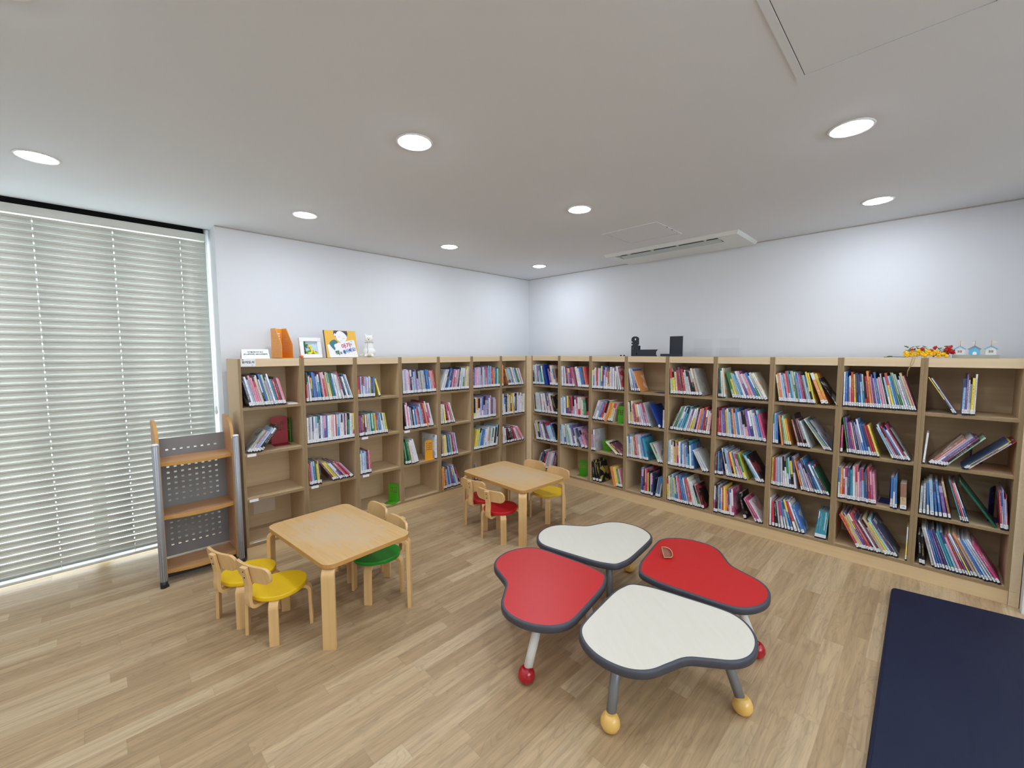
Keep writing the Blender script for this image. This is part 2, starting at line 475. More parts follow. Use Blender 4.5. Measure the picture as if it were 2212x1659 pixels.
class MB:
    def __init__(self):
        self.v, self.f, self.mi, self.sm = [], [], [], []

    def add(self, vs, fs, mi=0, smooth=False):
        o = len(self.v)
        self.v += [tuple(p) for p in vs]
        for f in fs:
            self.f.append(tuple(i + o for i in f))
            self.mi.append(mi)
            self.sm.append(smooth)
        return self

    def box(self, x0, x1, y0, y1, z0, z1, mi=0, xf=None):
        vs = [Vector((x, y, z)) for z in (z0, z1) for y in (y0, y1) for x in (x0, x1)]
        if xf is not None:
            vs = [xf @ p for p in vs]
        return self.add(vs, [(0, 2, 3, 1), (4, 5, 7, 6), (0, 1, 5, 4), (2, 6, 7, 3), (0, 4, 6, 2), (1, 3, 7, 5)], mi)

    def prism(self, pts, z0, z1, mi=0, xf=None, smooth=False, mtop=None):
        """pts counter-clockwise (convex or gently concave): one n-gon top and bottom"""
        n = len(pts)
        vs = [Vector((p[0], p[1], z0)) for p in pts] + [Vector((p[0], p[1], z1)) for p in pts]
        if xf is not None:
            vs = [xf @ p for p in vs]
        o = len(self.v)
        self.add(vs, [tuple(range(n - 1, -1, -1))], mi)
        self.f.append(tuple(o + n + i for i in range(n)))
        self.mi.append(mi if mtop is None else mtop)
        self.sm.append(False)
        for i in range(n):
            j = (i + 1) % n
            self.f.append((o + i, o + j, o + n + j, o + n + i))
            self.mi.append(mi)
            self.sm.append(smooth)
        return self

    def rings(self, rings, mi=0, smooth=True, cap0=True, cap1=True, closed=True):
        n = len(rings[0])
        o = len(self.v)
        for r in rings:
            self.v += [tuple(p) for p in r]
        for k in range(len(rings) - 1):
            for i in range(n if closed else n - 1):
                j = (i + 1) % n
                self.f.append((o + k * n + i, o + k * n + j, o + (k + 1) * n + j, o + (k + 1) * n + i))
                self.mi.append(mi)
                self.sm.append(smooth)
        if cap0:
            self.f.append(tuple(o + i for i in range(n - 1, -1, -1)))
            self.mi.append(mi)
            self.sm.append(False)
        if cap1:
            b = o + (len(rings) - 1) * n
            self.f.append(tuple(b + i for i in range(n)))
            self.mi.append(mi)
            self.sm.append(False)
        return self

    def lathe(self, prof, n=24, mi=0, xf=None, smooth=True, cap0=True, cap1=True):
        rs = []
        for r, z in prof:
            ring = [Vector((r * math.cos(2 * math.pi * i / n), r * math.sin(2 * math.pi * i / n), z)) for i in range(n)]
            if xf is not None:
                ring = [xf @ p for p in ring]
            rs.append(ring)
        return self.rings(rs, mi, smooth, cap0, cap1)

    def tube(self, path, r, n=10, mi=0):
        path = [Vector(p) for p in path]
        rs = []
        t0 = None
        for i, p in enumerate(path):
            t = (path[min(i + 1, len(path) - 1)] - path[max(i - 1, 0)]).normalized()
            if t0 is None:
                a = t.orthogonal().normalized()
            else:
                a = (a - t * a.dot(t)).normalized()
            t0 = t
            b = t.cross(a)
            rr = r[i] if isinstance(r, (list, tuple)) else r
            rs.append([p + (a * math.cos(2 * math.pi * q / n) + b * math.sin(2 * math.pi * q / n)) * rr for q in range(n)])
        return self.rings(rs, mi, True)

    def strap(self, path, width, thick, side, mi=0, mi_side=None):
        """bent strip: rectangular section swept along a path in the plane normal to 'side'"""
        path = [Vector(p) for p in path]
        side = Vector(side).normalized()
        rs = []
        for i, p in enumerate(path):
            t = (path[min(i + 1, len(path) - 1)] - path[max(i - 1, 0)]).normalized()
            nrm = side.cross(t).normalized()
            h, w = nrm * thick / 2, side * width / 2
            c = 0.18
            rs.append([p - h - w * (1 - c * thick / width), p - h * (1 - c) - w, p + h * (1 - c) - w, p + h - w * (1 - c * thick / width),
                       p + h + w * (1 - c * thick / width), p + h * (1 - c) + w, p - h * (1 - c) + w, p - h + w * (1 - c * thick / width)])
        return self.rings(rs, mi, False)

    def ball(self, c, r, n=16, m=10, mi=0, xf=None):
        c = Vector(c)
        r = Vector(r) if not isinstance(r, (int, float)) else Vector((r, r, r))
        prof = []
        rs = []
        for k in range(m + 1):
            a = math.pi * k / m
            s = max(math.sin(a), 1e-3)
            ring = [Vector((c.x + r.x * s * math.cos(2 * math.pi * i / n), c.y + r.y * s * math.sin(2 * math.pi * i / n), c.z - r.z * math.cos(a))) for i in range(n)]
            if xf is not None:
                ring = [xf @ p for p in ring]
            rs.append(ring)
        return self.rings(rs, mi, True)

    def build(self, name, mats, parent=None, loc=None, rot=None, bevel=0.0, link=True, seg=2):
        me = bpy.data.meshes.new(name)
        me.from_pydata(self.v, [], self.f)
        if not isinstance(mats, (list, tuple)):
            mats = [mats]
        for m in mats:
            me.materials.append(m)
        me.polygons.foreach_set('material_index', self.mi)
        me.polygons.foreach_set('use_smooth', self.sm)
        me.update()
        o = bpy.data.objects.new(name, me)
        COL.objects.link(o)
        if parent:
            o.parent = parent
        if loc:
            o.location = loc
        if rot:
            o.rotation_euler = rot
        if bevel:
            md = o.modifiers.new('bevel', 'BEVEL')
            md.width = bevel
            md.segments = seg
            md.limit_method = 'ANGLE'
            md.angle_limit = R(50)
        return o


def tag(o, label=None, cat=None, group=None, kind=None):
    if label:
        o['label'] = label
    if cat:
        o['category'] = cat
    if group:
        o['group'] = group
    if kind:
        o['kind'] = kind
    return o


def thing(name, label, cat, loc=(0, 0, 0), rotz=0.0, group=None):
    o = bpy.data.objects.new(name, None)
    o.empty_display_size = 0.05
    COL.objects.link(o)
    o.location = loc
    o.rotation_euler = (0, 0, rotz)
    return tag(o, label, cat, group)


def dup(root, loc, rotz, label, group=None):
    r = root.copy()
    COL.objects.link(r)
    r.location = loc
    r.rotation_euler = (0, 0, rotz)
    r['label'] = label
    if group:
        r['group'] = group
    for ch in list(root.children):
        c = ch.copy()
        COL.objects.link(c)
        c.parent = r
        for g in list(ch.children):
            d = g.copy()
            COL.objects.link(d)
            d.parent = c
    return r


def struct(name, mb, mats, bevel=0.0):
    return tag(mb.build(name, mats, bevel=bevel), kind='structure')


def fill2d(name, outlines, depth, mat, parent=None, loc=(0, 0, 0), rot=(0, 0, 0)):
    """flat shape with holes, extruded; the outline plane is local x-y"""
    cu = bpy.data.curves.new(name, 'CURVE')
    cu.dimensions = '2D'
    cu.fill_mode = 'BOTH'
    cu.extrude = depth / 2
    for pts in outlines:
        sp = cu.splines.new('POLY')
        sp.points.add(len(pts) - 1)
        for q, p in zip(sp.points, pts):
            q.co = (p[0], p[1], 0, 1)
        sp.use_cyclic_u = True
    tmp = bpy.data.objects.new(name, cu)
    COL.objects.link(tmp)
    dg = bpy.context.evaluated_depsgraph_get()
    me = bpy.data.meshes.new_from_object(tmp.evaluated_get(dg))
    bpy.data.objects.remove(tmp)
    bpy.data.curves.remove(cu)
    me.name = name
    me.materials.clear()
    me.materials.append(mat)
    o = bpy.data.objects.new(name, me)
    COL.objects.link(o)
    o.parent = parent
    o.location = loc
    o.rotation_euler = rot
    return o


def text(name, body, size, mat, parent, loc, rot, bold=0.0, align='CENTER', width=None):
    cu = bpy.data.curves.new(name, 'FONT')
    cu.body = body
    cu.size = size
    cu.align_x = align
    cu.align_y = 'CENTER'
    cu.extrude = 0.0004
    cu.offset = bold
    cu.resolution_u = 3
    tmp = bpy.data.objects.new(name, cu)
    COL.objects.link(tmp)
    dg = bpy.context.evaluated_depsgraph_get()
    me = bpy.data.meshes.new_from_object(tmp.evaluated_get(dg))
    bpy.data.objects.remove(tmp)
    bpy.data.curves.remove(cu)
    me.materials.clear()
    me.materials.append(mat)
    if width:
        xs = [v.co.x for v in me.vertices]
        k = width / max(1e-6, max(xs) - min(xs))
        for v in me.vertices:
            v.co.x *= k
    o = bpy.data.objects.new(name, me)
    COL.objects.link(o)
    o.parent = parent
    o.location = loc
    o.rotation_euler = rot
    return o


def rrect(w, h, r, n=6):
    pts = []
    for cx, cy, a0 in ((w / 2 - r, h / 2 - r, 0), (-w / 2 + r, h / 2 - r, 90), (-w / 2 + r, -h / 2 + r, 180), (w / 2 - r, -h / 2 + r, 270)):
        for i in range(n + 1):
            a = R(a0 + 90 * i / n)
            pts.append((cx + r * math.cos(a), cy + r * math.sin(a)))
    return pts


def arc(cx, cz, r, a0, a1, n=8):
    return [(cx + r * math.cos(R(a0 + (a1 - a0) * i / n)), cz + r * math.sin(R(a0 + (a1 - a0) * i / n))) for i in range(n + 1)]


def ellipse(cx, cy, a, b, n=24, rot=0.0):
    out = []
    for i in range(n):
        t = 2 * math.pi * i / n
        x, y = a * math.cos(t), b * math.sin(t)
        out.append((cx + x * math.cos(rot) - y * math.sin(rot), cy + x * math.sin(rot) + y * math.cos(rot)))
    return out


def catmull(pts, n=6):
    out = []
    N = len(pts)
    for i in range(N):
        p0, p1, p2, p3 = (Vector(pts[(i + k) % N]) for k in (-1, 0, 1, 2))
        for s in range(n):
            t = s / n
            out.append(0.5 * ((2 * p1) + (-p0 + p2) * t + (2 * p0 - 5 * p1 + 4 * p2 - p3) * t * t + (-p0 + 3 * p1 - 3 * p2 + p3) * t ** 3))
    return [(p.x, p.y) for p in out]


# ------------------------------------------------------------------ room
WA = 0.397          # plane of the far-left wall (y) and far-right wall (x), behind the bookcases
HC = 2.356
XC = -2.93          # where the window recess begins
XL, YB = -6.2, -6.6
WINL = -4.95        # left end of the window
YW = 0.78           # window plane
ROT_B = -math.pi / 2

LIGHTS_SEEN = {
    (-3.735, -0.300): 'round recessed ceiling light near the window blind, at the left edge',
    (-2.560, -1.660): 'largest round ceiling light, over the wooden tables, nearest the middle',
    (-1.353, -3.020): 'round recessed ceiling light just in front of the large ceiling hatch',
    (-2.548, -0.300): 'round recessed ceiling light above the left end of the window-side bookcases',
    (-1.335, -1.650): 'round recessed ceiling light directly left of the small ceiling hatch',
    (-0.172, -3.018): 'round recessed ceiling light close to the right wall, far from the corner',
    (-1.354, -0.285): 'round recessed ceiling light above the left bookcases, next to last before the corner',
    (-0.166, -0.280): 'smallest round ceiling light, right in the corner of the room',
    (-3.735, -1.650): 'round recessed ceiling light cut by the top left corner of the view',
}
LIGHTS_ADDED = [(-4.93, -0.3), (-4.93, -1.65), (-2.56, -3.02), (-3.735, -3.02), (-4.93, -3.02), (-0.172, -4.385), (-1.353, -4.385), (-2.56, -4.385), (-3.735, -4.385), (-4.93, -4.385),  # unseen lamps along the ceiling grid, added to raise the light level
              (-0.172, -5.75), (-1.353, -5.75), (-2.56, -5.75), (-3.735, -5.75)]
LR = 0.064


def build_room():
    mb = MB()
    mb.box(XL - 0.1, WA + 0.1, YB - 0.1, YW + 0.25, -0.05, 0.0)
    struct('floor', mb, M['floor'])
    # ceiling: cells with a round hole for each lamp
    mb = MB()
    xs = [XL, -5.6, -4.33, -3.14, -1.95, -0.76, WA]
    ys = [YB, -6.2, -5.07, -3.7, -2.335, -0.97, WA]
    lamps = list(LIGHTS_SEEN) + LIGHTS_ADDED
    for i in range(len(xs) - 1):
        for j in range(len(ys) - 1):
            x0, x1, y0, y1 = xs[i], xs[i + 1], ys[j], ys[j + 1]
            inside = [p for p in lamps if x0 < p[0] < x1 and y0 < p[1] < y1]
            if not inside:
                mb.add([(x0, y0, HC), (x1, y0, HC), (x1, y1, HC), (x0, y1, HC)], [(3, 2, 1, 0)])
                continue
            cx, cy = inside[0]
            angs = sorted([2 * math.pi * k / 32 for k in range(32)] + [math.atan2(y - cy, x - cx) % (2 * math.pi) for x in (x0, x1) for y in (y0, y1)])
            inner, outer = [], []
            for a in angs:
                c, s = math.cos(a), math.sin(a)
                t = min((x1 - cx) / c if c > 1e-9 else 1e9, (x0 - cx) / c if c < -1e-9 else 1e9, (y1 - cy) / s if s > 1e-9 else 1e9, (y0 - cy) / s if s < -1e-9 else 1e9)
                inner.append((cx + LR * c, cy + LR * s, HC))
                outer.append((cx + t * c, cy + t * s, HC))
            n = len(angs)
            mb.add(inner + outer, [(k, (k + 1) % n, n + (k + 1) % n, n + k) for k in range(n)])
    # ceiling over the window recess, up to the blind pocket
    mb.add([(XL, WA, HC), (XC, WA, HC), (XC, 0.565, HC), (XL, 0.565, HC)], [(3, 2, 1, 0)])
    mb.box(XL, WA + 0.1, YB, WA + 0.1, HC + 0.16, HC + 0.2)
    struct('ceiling', mb, M['ceiling'])
    mb = MB()
    mb.box(XL, XC, 0.565, 0.575, HC, HC + 0.2)
    mb.box(XL, XC, YW + 0.02, YW + 0.05, HC - 0.002, HC + 0.2)
    mb.box(XL, XC, 0.565, YW + 0.05, HC + 0.2, HC + 0.22)
    struct('trim_1', mb, M['pocket'])
    # far left wall with its return into the window recess
    mb = MB()
    mb.box(XC, WA + 0.1, WA, YW + 0.2, 0, HC + 0.2)
    struct('wall_back', mb, M['wall'])
    mb = MB()
    mb.box(WA, WA + 0.1, YB, WA, 0, HC + 0.2)
    struct('wall_right', mb, M['wall'])
    mb = MB()
    mb.box(XL - 0.1, XL, YB - 0.1, YW + 0.2, 0, HC + 0.2)
    mb.box(XL, WINL, 0.4, YW + 0.2, 0, HC + 0.2)
    struct('wall_left', mb, M['wall'])
    mb = MB()
    wx0, wx1, wz0, wz1 = -4.6, -1.4, 0.85, 2.2
    mb.box(XL, wx0, YB - 0.1, YB, 0, HC + 0.2)
    mb.box(wx1, WA + 0.1, YB - 0.1, YB, 0, HC + 0.2)
    mb.box(wx0, wx1, YB - 0.1, YB, 0, wz0)
    mb.box(wx0, wx1, YB - 0.1, YB, wz1, HC + 0.2)
    struct('wall_front', mb, M['wall'])
    mb = MB()
    for k in range(6):
        xm = wx0 + (wx1 - wx0) * k / 5
        mb.box(max(wx0, xm - 0.03), min(wx1, xm + 0.03), YB - 0.08, YB - 0.03, wz0, wz1)
    mb.box(wx0, wx1, YB - 0.08, YB - 0.03, wz0, wz0 + 0.05)
    mb.box(wx0, wx1, YB - 0.08, YB - 0.03, wz1 - 0.05, wz1)
    w2 = struct('added_fill_window', mb, M['alframe'])  # unseen window, added to let in frontal fill light
    mb = MB()
    mb.box(wx0, wx1, YB - 0.06, YB - 0.055, wz0, wz1)
    mb.build('window_pane', M['glass'], w2)
    # shade line where walls meet the ceiling, put in as darker strips
    mb = MB()
    mb.box(XC, WA, WA - 0.004, WA + 0.001, HC - 0.007, HC)
    struct('shade_strip_2', mb, M['gap_shade'])
    mb = MB()
    mb.box(WA - 0.004, WA + 0.001, YB, WA - 0.004, HC - 0.007, HC)
    struct('shade_strip_3', mb, M['gap_shade'])
    # white jamb beside the right-hand bookcase
    mb = MB()
    mb.box(-0.06, WA, -3.80, -3.722, 0, HC)
    mb.box(-0.068, -0.06, -3.735, -3.722, 0, HC)
    mb.box(-0.066, -0.06, -3.765, -3.750, 0, HC)
    mb.box(-0.072, -0.06, -3.80, -3.782, 0, HC)
    struct('door_1', mb, M['trimw'], 0.002)
    # window
    mb = MB()
    mb.box(WINL, XC, YW - 0.03, YW + 0.06, 0.0, 0.035)
    mb.box(WINL, XC, YW - 0.05, YW - 0.042, 0.0, 0.02)
    mb.box(WINL, XC, YW - 0.03, YW + 0.06, HC - 0.06, HC)
    mb.box(XC - 0.05, XC, YW - 0.03, YW + 0.06, 0.035, HC - 0.06)
    mb.box(WINL, WINL + 0.05, YW - 0.03, YW + 0.06, 0.035, HC - 0.06)
    for xm in (-3.62, -4.3):
        mb.box(xm - 0.035, xm + 0.035, YW - 0.03, YW + 0.06, 0.035, HC - 0.06)
    w = struct('window_1', mb, M['alframe'], 0.003)
    mb = MB()
    mb.box(WINL + 0.05, XC - 0.05, YW + 0.01, YW + 0.016, 0.035, HC - 0.06)
    mb.build('window_pane', M['glass'], w)


build_room()


def downlight(x, y, label, group):
    t = thing('ceiling_downlight', label, 'ceiling light', (x, y, HC), 0, group)
    mb = MB()
    n = 40
    mb.lathe([(LR - 0.004, 0.034), (LR - 0.002, 0.0), (LR + 0.001, -0.004), (LR + 0.013, -0.005), (LR + 0.016, -0.0005), (LR, 0.0)], n, cap0=False, cap1=False)
    mb.build('trim_ring', M['white'], t)
    mb = MB()
    mb.lathe([(LR - 0.004, 0.002), (LR - 0.006, -0.004), (LR * 0.7, -0.009), (LR * 0.35, -0.011), (0.002, -0.012)], n, cap0=False, cap1=True)
    mb.build('diffuser', M['emit'], t)
    mb = MB()
    mb.lathe([(LR + 0.002, 0.001), (LR + 0.002, 0.05), (0.002, 0.05)], n, cap0=False, cap1=True)
    mb.build('housing', M['white'], t)
    return t


_l0 = None
for (x, y), lab in LIGHTS_SEEN.items():
    if _l0 is None:
        _l0 = downlight(x, y, lab, 'recessed ceiling lights')
    else:
        dup(_l0, (x, y, HC), 0, lab, 'recessed ceiling lights')
for (x, y) in LIGHTS_ADDED:
    dup(_l0, (x, y, HC), 0, 'added unseen round recessed ceiling light in the part of the room behind the viewer', 'added ceiling lights behind the viewer')


def hatch(x0, x1, y0, y1, label):
    cx, cy = (x0 + x1) / 2, (y0 + y1) / 2
    w, h = (x1 - x0) / 2, (y1 - y0) / 2
    t = thing('ceiling_hatch', label, 'access hatch', (cx, cy, HC))

    def ring(a, b, c, d, z0, z1, name, mat):
        mb = MB()
        mb.box(-a, a, -b, -d, z0, z1)
        mb.box(-a, a, d, b, z0, z1)
        mb.box(-a, -c, -d, d, z0, z1)
        mb.box(c, a, -d, d, z0, z1)
        mb.build(name, mat, t)
    ring(w, h, w - 0.022, h - 0.022, -0.0035, 0.0, 'frame', M['ceiling'])
    ring(w - 0.022, h - 0.022, w - 0.0245, h - 0.0245, -0.0008, 0.0, 'gap_shade_strip', M['gap_and_catch'])  # dark strip painted in for the shade between frame and panel
    mb = MB()
    mb.box(-w + 0.0245, w - 0.0245, -h + 0.0245, h - 0.0245, -0.002, 0.0)
    mb.build('door_panel', M['ceiling'], t)
    for s in (-1, 1):
        mb = MB()
        mb.box(s * 0.045 - 0.011, s * 0.045 + 0.011, -h + 0.0, -h + 0.006, -0.005, -0.003)
        mb.build('catch', M['gap_and_catch'], t)
    return t


hatch(-2.335, -1.865, -3.40, -2.935, 'large square ceiling access hatch at the top right, beside a ceiling light')
hatch(-0.74, -0.315, -1.88, -1.43, 'small square ceiling access hatch next to the air conditioner')


def air_con():
    t = thing('ceiling_air_conditioner', 'white ceiling air conditioner panel with one long louvre, by the right wall', 'air conditioner', (0, 0, HC))
    x0, x1, y0, y1 = -0.125, 0.37, -2.225, -1.045
    sx0, sx1, sy0, sy1 = -0.085, 0.075, -2.06, -1.15
    mb = MB()
    za, zb = -0.026, 0.0

    def bev(xa, xb, ya, yb, d):
        return [(xa + d, ya + d), (xb - d, ya + d), (xb - d, yb - d), (xa + d, yb - d)]
    o = [Vector((p[0], p[1], zb)) for p in bev(x0, x1, y0, y1, 0)]
    i = [Vector((p[0], p[1], za)) for p in bev(x0, x1, y0, y1, 0.016)]
    s = [Vector((p[0], p[1], za)) for p in bev(sx0, sx1, sy0, sy1, 0)]
    q = [Vector((p[0], p[1], 0.0)) for p in bev(sx0, sx1, sy0, sy1, 0.0)]
    mb.rings([o, i, s, q], 0, False, False, False)
    mb.build('front_panel', M['ac'], t)
    mb = MB()
    mb.box(sx0, sx1, sy0, sy1, -0.001, 0.0)
    mb.build('air_duct', M['black'], t)
    mb = MB()
    mb.strap([(sx0 + 0.078, 0, -0.0135), (sx0 + 0.105, 0, -0.0195), (sx0 + 0.135, 0, -0.0245), (sx1 - 0.004, 0, -0.0275)], sy1 - sy0 - 0.02, 0.003, (0, 1, 0))
    mb.build('louvre_flap', M['acflap'], t, (0, (sy0 + sy1) / 2, 0))
    for k in range(4):
        yy = sy0 + (k + 0.5) * (sy1 - sy0) / 4
        mb = MB()
        mb.box(sx0 + 0.014, sx0 + 0.078, yy - 0.003, yy + 0.003, -0.022, -0.001)
        mb.build('louvre_arm', M['ac'], t)


air_con()


def blind():
    x0, x1 = WINL + 0.03, XC - 0.025
    yb = 0.61
    t = thing('venetian_blind', 'large white closed venetian blind covering the window on the left', 'window blind', (0, yb, 0))
    mb = MB()
    mb.box(x0, x1, -0.03, 0.03, 2.272, 2.325)
    mb.build('head_rail', M['slat'], t, bevel=0.004)
    cords = [-3.104 - 0.356 * k for k in range(6) if -3.104 - 0.356 * k > x0]
    W, tilt, pitch = 0.050, R(66.5), 0.0437
    ss = [-0.5, -0.14, 0.0, 0.14, 0.5]

    def pt(s, x):
        d = s * W
        bow = 0.0035 * (1 - (2 * s) ** 2)
        # room-side edge up, outer edge down
        y = -d * math.cos(tilt) - bow * math.sin(tilt)
        z = d * math.sin(tilt) - bow * math.cos(tilt)
        return (x, y, z)
    xs = [x0]
    for c in sorted(cords):
        xs += [c - 0.0025, c + 0.0025]
    xs.append(x1)
    mb = MB()
    for si in range(len(ss) - 1):
        for k in range(len(xs) - 1):
            hole = (k % 2 == 1) and si in (1, 2)
            if hole:
                continue
            a, b, c, d = pt(ss[si], xs[k]), pt(ss[si], xs[k + 1]), pt(ss[si + 1], xs[k + 1]), pt(ss[si + 1], xs[k])
            mb.add([a, b, c, d], [(0, 1, 2, 3)], 0, True)
    first = None
    z = 2.243
    while z > 0.075:
        if first is None:
            first = mb.build('slat', M['slat'], t, (0, 0, z))
            md = first.modifiers.new('thick', 'SOLIDIFY')
            md.thickness = 0.0022
            md.offset = 0
        else:
            c = first.copy()
            COL.objects.link(c)
            c.parent = t
            c.location = (0, 0, z)
        z -= pitch
    mb = MB()
    mb.box(x0, x1, -0.026, 0.026, 0.034, 0.052)
    mb.build('bottom_rail', M['slat'], t, bevel=0.005)
    for c in cords:
        mb = MB()
        mb.tube([(c, -0.016, 2.28), (c, -0.016, 0.05)], 0.0009, 6)
        mb.tube([(c, 0.016, 2.28), (c, 0.016, 0.05)], 0.0009, 6)
        mb.build('ladder_cord', M['cord'], t)
    mb = MB()
    mb.tube([(x1 + 0.004, -0.035, 2.28), (x1 + 0.006, -0.04, 1.6), (x1 + 0.008, -0.04, 1.03)], 0.0012, 6)
    pc = mb.build('pull_cord', M['cord'], t)
    mb = MB()
    mb.lathe([(0.003, 0.035), (0.007, 0.03), (0.007, 0.012), (0.009, 0.0), (0.011, -0.012), (0.006, -0.026), (0.002, -0.03)], 14)
    mb.build('tassel', M['white'], pc, (x1 + 0.008, -0.04, 1.0))


blind()

# ------------------------------------------------------------------ bookcases
BW = 0.40676
BD = 0.335
BH = 1.40
PT = 0.0165
BASE = 0.085
LV = [1.055, 0.735, 0.415]           # shelf centres
ST = 0.019
A0, B0 = 0.0651, 0.0172
FLOORZ = [LV[0] + ST / 2, LV[1] + ST / 2, LV[2] + ST / 2, BASE + 0.02]
CLEAR = [BH - 0.055 - FLOORZ[0], LV[0] - ST / 2 - FLOORZ[1], LV[1] - ST / 2 - FLOORZ[2], LV[2] - ST / 2 - FLOORZ[3]]


def cell_origin(wall, j):
    """left front floor corner of bay j seen from the room (A counts from the window, B from the corner)"""
    if wall == 'A':
        return Vector((-(A0 + (8 - j) * BW), 0, 0)), 0.0
    return Vector((0, -(B0 + (j - 1) * BW), 0)), ROT_B


def make_bookcase(label, loc, rz):
    t = thing('bookcase', label, 'bookcase', loc, rz, 'bookcase units along the walls')
    for x in (0.0004, BW - PT - 0.0004):
        mb = MB()
        mb.box(x, x + PT, 0.0, BD, BASE, BH, 0)
        o = mb.build('side_panel', [M['shelfA'], M['edge']], t, bevel=0.0008, seg=1)
        for p in o.data.polygons:
            if p.normal.y < -0.9:
                p.material_index = 1
    a, b = PT + 0.0004, BW - PT - 0.0004
    mb = MB()
    mb.box(a, b, 0.002, 0.02, BH - 0.055, BH - 0.001)
    mb.build('top_rail', M['rail'], t, bevel=0.001, seg=1)
    mb = MB()
    mb.box(a, b, 0.02, BD, BH - 0.019, BH - 0.001)
    mb.build('top_panel', M['shelfH'], t)
    mb = MB()
    mb.box(a, b, BD - 0.008, BD, BASE + 0.02, BH - 0.019)
    mb.build('back_panel', M['shelfH'], t)
    mb = MB()
    mb.box(a, b, 0.0, BD - 0.008, BASE, BASE + 0.02)
    o = mb.build('base_panel', [M['shelfH'], M['edge']], t, bevel=0.0008, seg=1)
    for p in o.data.polygons:
        if p.normal.y < -0.9:
            p.material_index = 1
    for z in LV:
        mb = MB()
        mb.box(a, b, 0.004, BD - 0.008, z - ST / 2, z + ST / 2)
        o = mb.build('shelf', [M['shelfH'], M['edge']], t, bevel=0.0008, seg=1)
        for p in o.data.polygons:
            if p.normal.y < -0.9:
                p.material_index = 1
    return t


ORD = ['', 'first', 'second', 'third', 'fourth', 'fifth', 'sixth', 'seventh', 'eighth', 'ninth', 'tenth', 'eleventh', 'twelfth', 'thirteenth', 'fourteenth', 'fifteenth', 'sixteenth', 'seventeenth',
       'eighteenth', 'nineteenth', 'twentieth', '21st', '22nd', '23rd', '24th', '25th', '26th', '27th', '28th', '29th', '30th', '31st', '32nd', '33rd', '34th']
A_LAB = ['', 'leftmost light wood bookcase by the window, its two bottom shelves empty', 'light wood bookcase, second from the window, with a full row of white spines',
         'light wood bookcase, third from the window, green bookend at its bottom', 'light wood bookcase, fourth from the window, with an amber bookend',
         'light wood bookcase, fifth from the window, half-filled shelves', 'light wood bookcase, second to the left of the corner, with yellow spines',
         'light wood bookcase just left of the room corner']
B_LAB = ['', 'light wood bookcase just right of the room corner', 'light wood bookcase, second right of the corner, green bookend alone below',
         'light wood bookcase, third right of the corner, black books at its bottom', 'light wood bookcase, fourth right of the corner, beneath the black cut-out stand',
         'light wood bookcase, fifth right of the corner, beneath the clear acrylic stand', 'light wood bookcase, sixth right of the corner, pink book leaning at its bottom',
         'light wood bookcase, third from the right end, turquoise set at its bottom', 'light wood bookcase, second from the right end, beneath the flowers',
         'light wood bookcase at the right end, beneath the toy beach huts']
CASES = {}
_bc = None
for wall, n, labs in (('A', 7, A_LAB), ('B', 9, B_LAB)):
    for j in range(1, n + 1):
        o, rz = cell_origin(wall, j)
        if _bc is None:
            _bc = make_bookcase(labs[j], o, rz)
            CASES[(wall, j)] = _bc
        else:
            CASES[(wall, j)] = dup(_bc, o, rz, labs[j])


def small_part(case, name, mb, mat, label=None):
    o = mb.build(name, mat, CASES[case])
    if label:
        o['label'] = label
    return o


for case, r, s in ((('A', 1), 1, 0.03), (('A', 1), 2, 0.03), (('A', 2), 2, 0.035), (('A', 3), 1, 0.04), (('A', 3), 2, 0.04), (('A', 4), 1, 0.03)):
    mb = MB()
    mb.box(s, s + 0.055, 0.0018, 0.0034, LV[r] - 0.013, LV[r] + 0.006)
    small_part(case, 'shelf_label', mb, M['paper'], 'small white paper shelf label')
mb = MB()
mb.box(0.045, 0.13, 0.01, 0.02, BASE + 0.0202, BASE + 0.0212)
small_part(('A', 1), 'shelf_label', mb, M['white'], 'white strip stuck on the base panel')
mb = MB()
mb.box(PT + 0.002, PT + 0.089, 0.0002, 0.0012, BH - 0.05, BH + 0.0015)
sg = small_part(('A', 1), 'category_sign', mb, M['paper'], 'white paper sign with four black Korean letters')
text('lettering', '유아도서', 0.021, M['ink'], sg, (PT + 0.046, -0.0004, BH - 0.024), (math.pi / 2, 0, 0), 0.0004, width=0.075)
text('lettering', '정보', 0.006, M['ink'], sg, (PT + 0.013, -0.0004, BH - 0.006), (math.pi / 2, 0, 0), 0.0003)
text('lettering', '도서', 0.006, M['ink_s'], sg, (PT + 0.07, -0.0004, BH - 0.043), (math.pi / 2, 0, 0), 0.0002)


